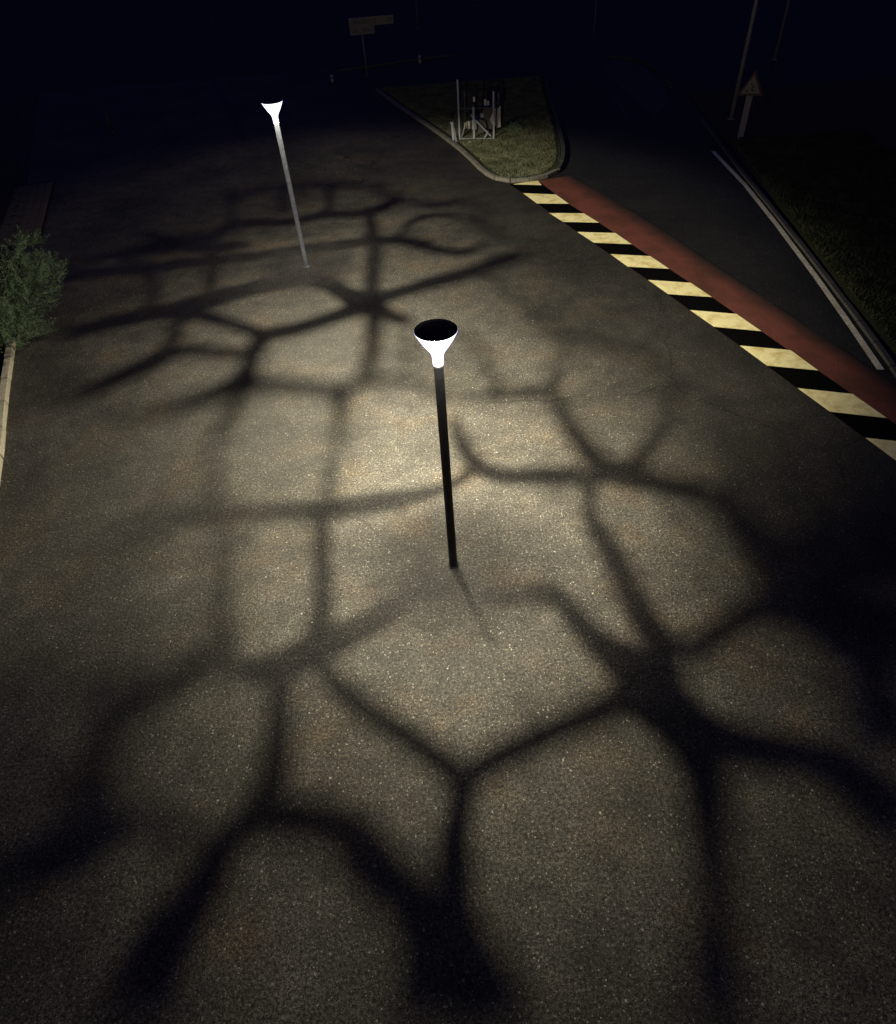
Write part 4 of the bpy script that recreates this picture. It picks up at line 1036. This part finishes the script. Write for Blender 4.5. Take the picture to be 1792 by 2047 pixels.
# ------------------------------------------------------------------ signs, posts and bollards far off
def letters(root, x0, x1, z0, z1, widths, y):
    """letter strokes of the lettering, too far away to read"""
    bm = bmesh.new()
    x = x0
    i = 0
    while x < x1:
        w = widths[i % len(widths)]
        if w > 0:
            h_ = z1 - z0
            k = i % 4
            th = 0.018
            bar(bm, (x + th / 2, y, z0), (x + th / 2, y, z1), th, 0.004)
            if k != 3:
                bar(bm, (x + w - th / 2, y, z0), (x + w - th / 2, y, z1), th, 0.004)
            if k in (0, 1):
                bar(bm, (x + th, y, z1 - th / 2), (x + w - th, y, z1 - th / 2), 0.004, th)
            if k in (1, 2):
                bar(bm, (x + th, y, (z0 + z1) / 2), (x + w - th, y, (z0 + z1) / 2), 0.004, th)
            if k == 3:
                bar(bm, (x + th, y, z0 + th / 2), (x + w, y, z0 + th / 2), 0.004, th)
            x += w + 0.03
        else:
            x += 0.14
        i += 1
    return tag(obj('lettering', bm, M_signtext, root), kind='stuff')

sg = thing('direction_sign', 'two cream direction boards of dark lettering on a thin grey post', 'road sign', (-2.48, 41.1, 0), math.radians(5))
bm = bmesh.new(); tube(bm, (0, 0, 0), (0, 0, 2.6), 0.042, 0.042, 14); obj('post', bm, M_post, sg, True)
bm = bmesh.new(); box(bm, (0.52, -0.06, 2.40), (2.25, 0.03, 0.36)); o = obj('sign_board', bm, M_signface, sg)
letters(o, -0.50, 0.75, 2.30, 2.50, [.12, .10, .11, .05, .12, .10], -0.078)
letters(o, 1.30, 1.52, 2.30, 2.50, [.09, .05], -0.078)
bm = bmesh.new(); box(bm, (0.02, -0.06, 2.045), (1.25, 0.03, 0.33)); o = obj('sign_board', bm, M_signface, sg)
letters(o, -0.50, 0.50, 1.96, 2.13, [.10, .05, .12, 0, .10, .09], -0.078)
for z_ in (2.05, 2.4):
    bm = bmesh.new(); box(bm, (0, -0.035, z_), (0.12, 0.03, 0.05)); obj('clamp', bm, M_post, sg)

# warning triangle on a wide box post
ws = thing('warning_sign', 'triangular warning sign with dark border on a wide grey box post', 'road sign', (11.60, 25.95, 0), math.radians(-20))
bm = bmesh.new(); box(bm, (0, 0, 0.80), (0.20, 0.07, 1.35)); obj('post', bm, M_post, ws)
bm = bmesh.new(); tube(bm, (-0.05, 0.0, 0), (-0.05, 0.0, 0.13), 0.04, 0.04, 10); obj('foot', bm, M_post, ws)
def tri(s, y, th, z0, m, name, parent):
    bm = bmesh.new()
    h_ = s * 0.866
    pts = [(-s / 2, z0), (s / 2, z0), (0, z0 + h_)]
    A = [bm.verts.new((p[0], y, p[1])) for p in pts]
    B = [bm.verts.new((p[0], y + th, p[1])) for p in pts]
    bm.faces.new(A); bm.faces.new(B[::-1])
    for i in range(3):
        j = (i + 1) % 3
        bm.faces.new((A[i], B[i], B[j], A[j]))
    bmesh.ops.recalc_face_normals(bm, faces=bm.faces)
    return obj(name, bm, m, parent)
tri(0.86, -0.065, 0.02, 1.42, M_signred, 'border_plate', ws)
tri(0.62, -0.072, 0.006, 1.49, M_signface, 'sign_face', ws)
bm = bmesh.new()
for x_, z_, w_, h_ in ((-0.02, 1.77, .07, .06), (0.09, 1.70, .06, .05), (-0.13, 1.56, .09, .05), (0.06, 1.58, .13, .04), (0.02, 1.66, .05, .10)):
    box(bm, (x_, -0.076, z_), (w_, 0.004, h_))
tag(obj('pictogram', bm, M_signtext, ws), kind='stuff')

def mast(name, x, y, h, r0, r1, m, label, cat='post'):
    root = thing(name, label, cat, (x, y, 0))
    bm = bmesh.new(); tube(bm, (0, 0, 0), (0, 0, h), r0, r1, 14); obj('shaft', bm, m, root, True)
    bm = bmesh.new(); tube(bm, (0, 0, 0), (0, 0, 0.05), r0 * 1.8, r0 * 1.6, 14); obj('base', bm, m, root)
    return root
mast('utility_pole', 12.25, 28.6, 6.5, 0.085, 0.06, M_post, 'tall thin pole rising out of frame behind the warning triangle', 'pole')
mast('utility_pole', 17.86, 38.07, 6.0, 0.08, 0.06, M_post, 'tall faint pole furthest right beyond the road', 'pole')
mast('signpost', 0.49, 54.9, 4.0, 0.06, 0.05, M_post, 'bare pole on the far side right of the direction boards', 'pole')
mast('thin_marker_post', 10.81, 47.23, 1.9, 0.03, 0.03, M_post, 'thin post at the far end of the road right of the island', 'post')
mast('garden_post', -13.81, 34.12, 0.95, 0.09, 0.08, M_iron, 'short thick post in the dark far left of the square', 'post')
def bollard(x, y, h, label):
    root = thing('bollard', label, 'bollard', (x, y, 0))
    bm = bmesh.new(); tube(bm, (0, 0, 0), (0, 0, h), 0.09, 0.085, 16); obj('body', bm, M_panel, root, True)
    bm = bmesh.new(); bmesh.ops.create_uvsphere(bm, u_segments=16, v_segments=8, radius=0.087, matrix=Matrix.Translation((0, 0, h)) @ Matrix.Diagonal((1, 1, .5, 1))); obj('cap', bm, M_panel, root, True)
    bm = bmesh.new(); tube(bm, (0, 0, h * .6), (0, 0, h * .75), 0.0925, 0.0925, 16); obj('reflector_band', bm, M_signtext, root, True)
    return root
bollard(0.37, 43.76, 0.34, 'pale bollard on the far kerb right of the direction boards')
bollard(-4.3, 40.67, 0.30, 'small pale bollard left of the foot of the direction sign')
kerb('far_kerb', [(-4.2, 43.3), (-1.96, 43.95), (-0.29, 44.56), (3.0, 45.4)], 1.0, 0.12, 0.08, M_kerb_dark)
kerb('far_corner_kerb', [(10.4, 41.6), (11.4, 40.4), (11.85, 38.2), (11.75, 35.9), (11.5, 33.8)], 0.9, 0.15, 0.1, M_kerb_black)
print('juniper tris', n_j)
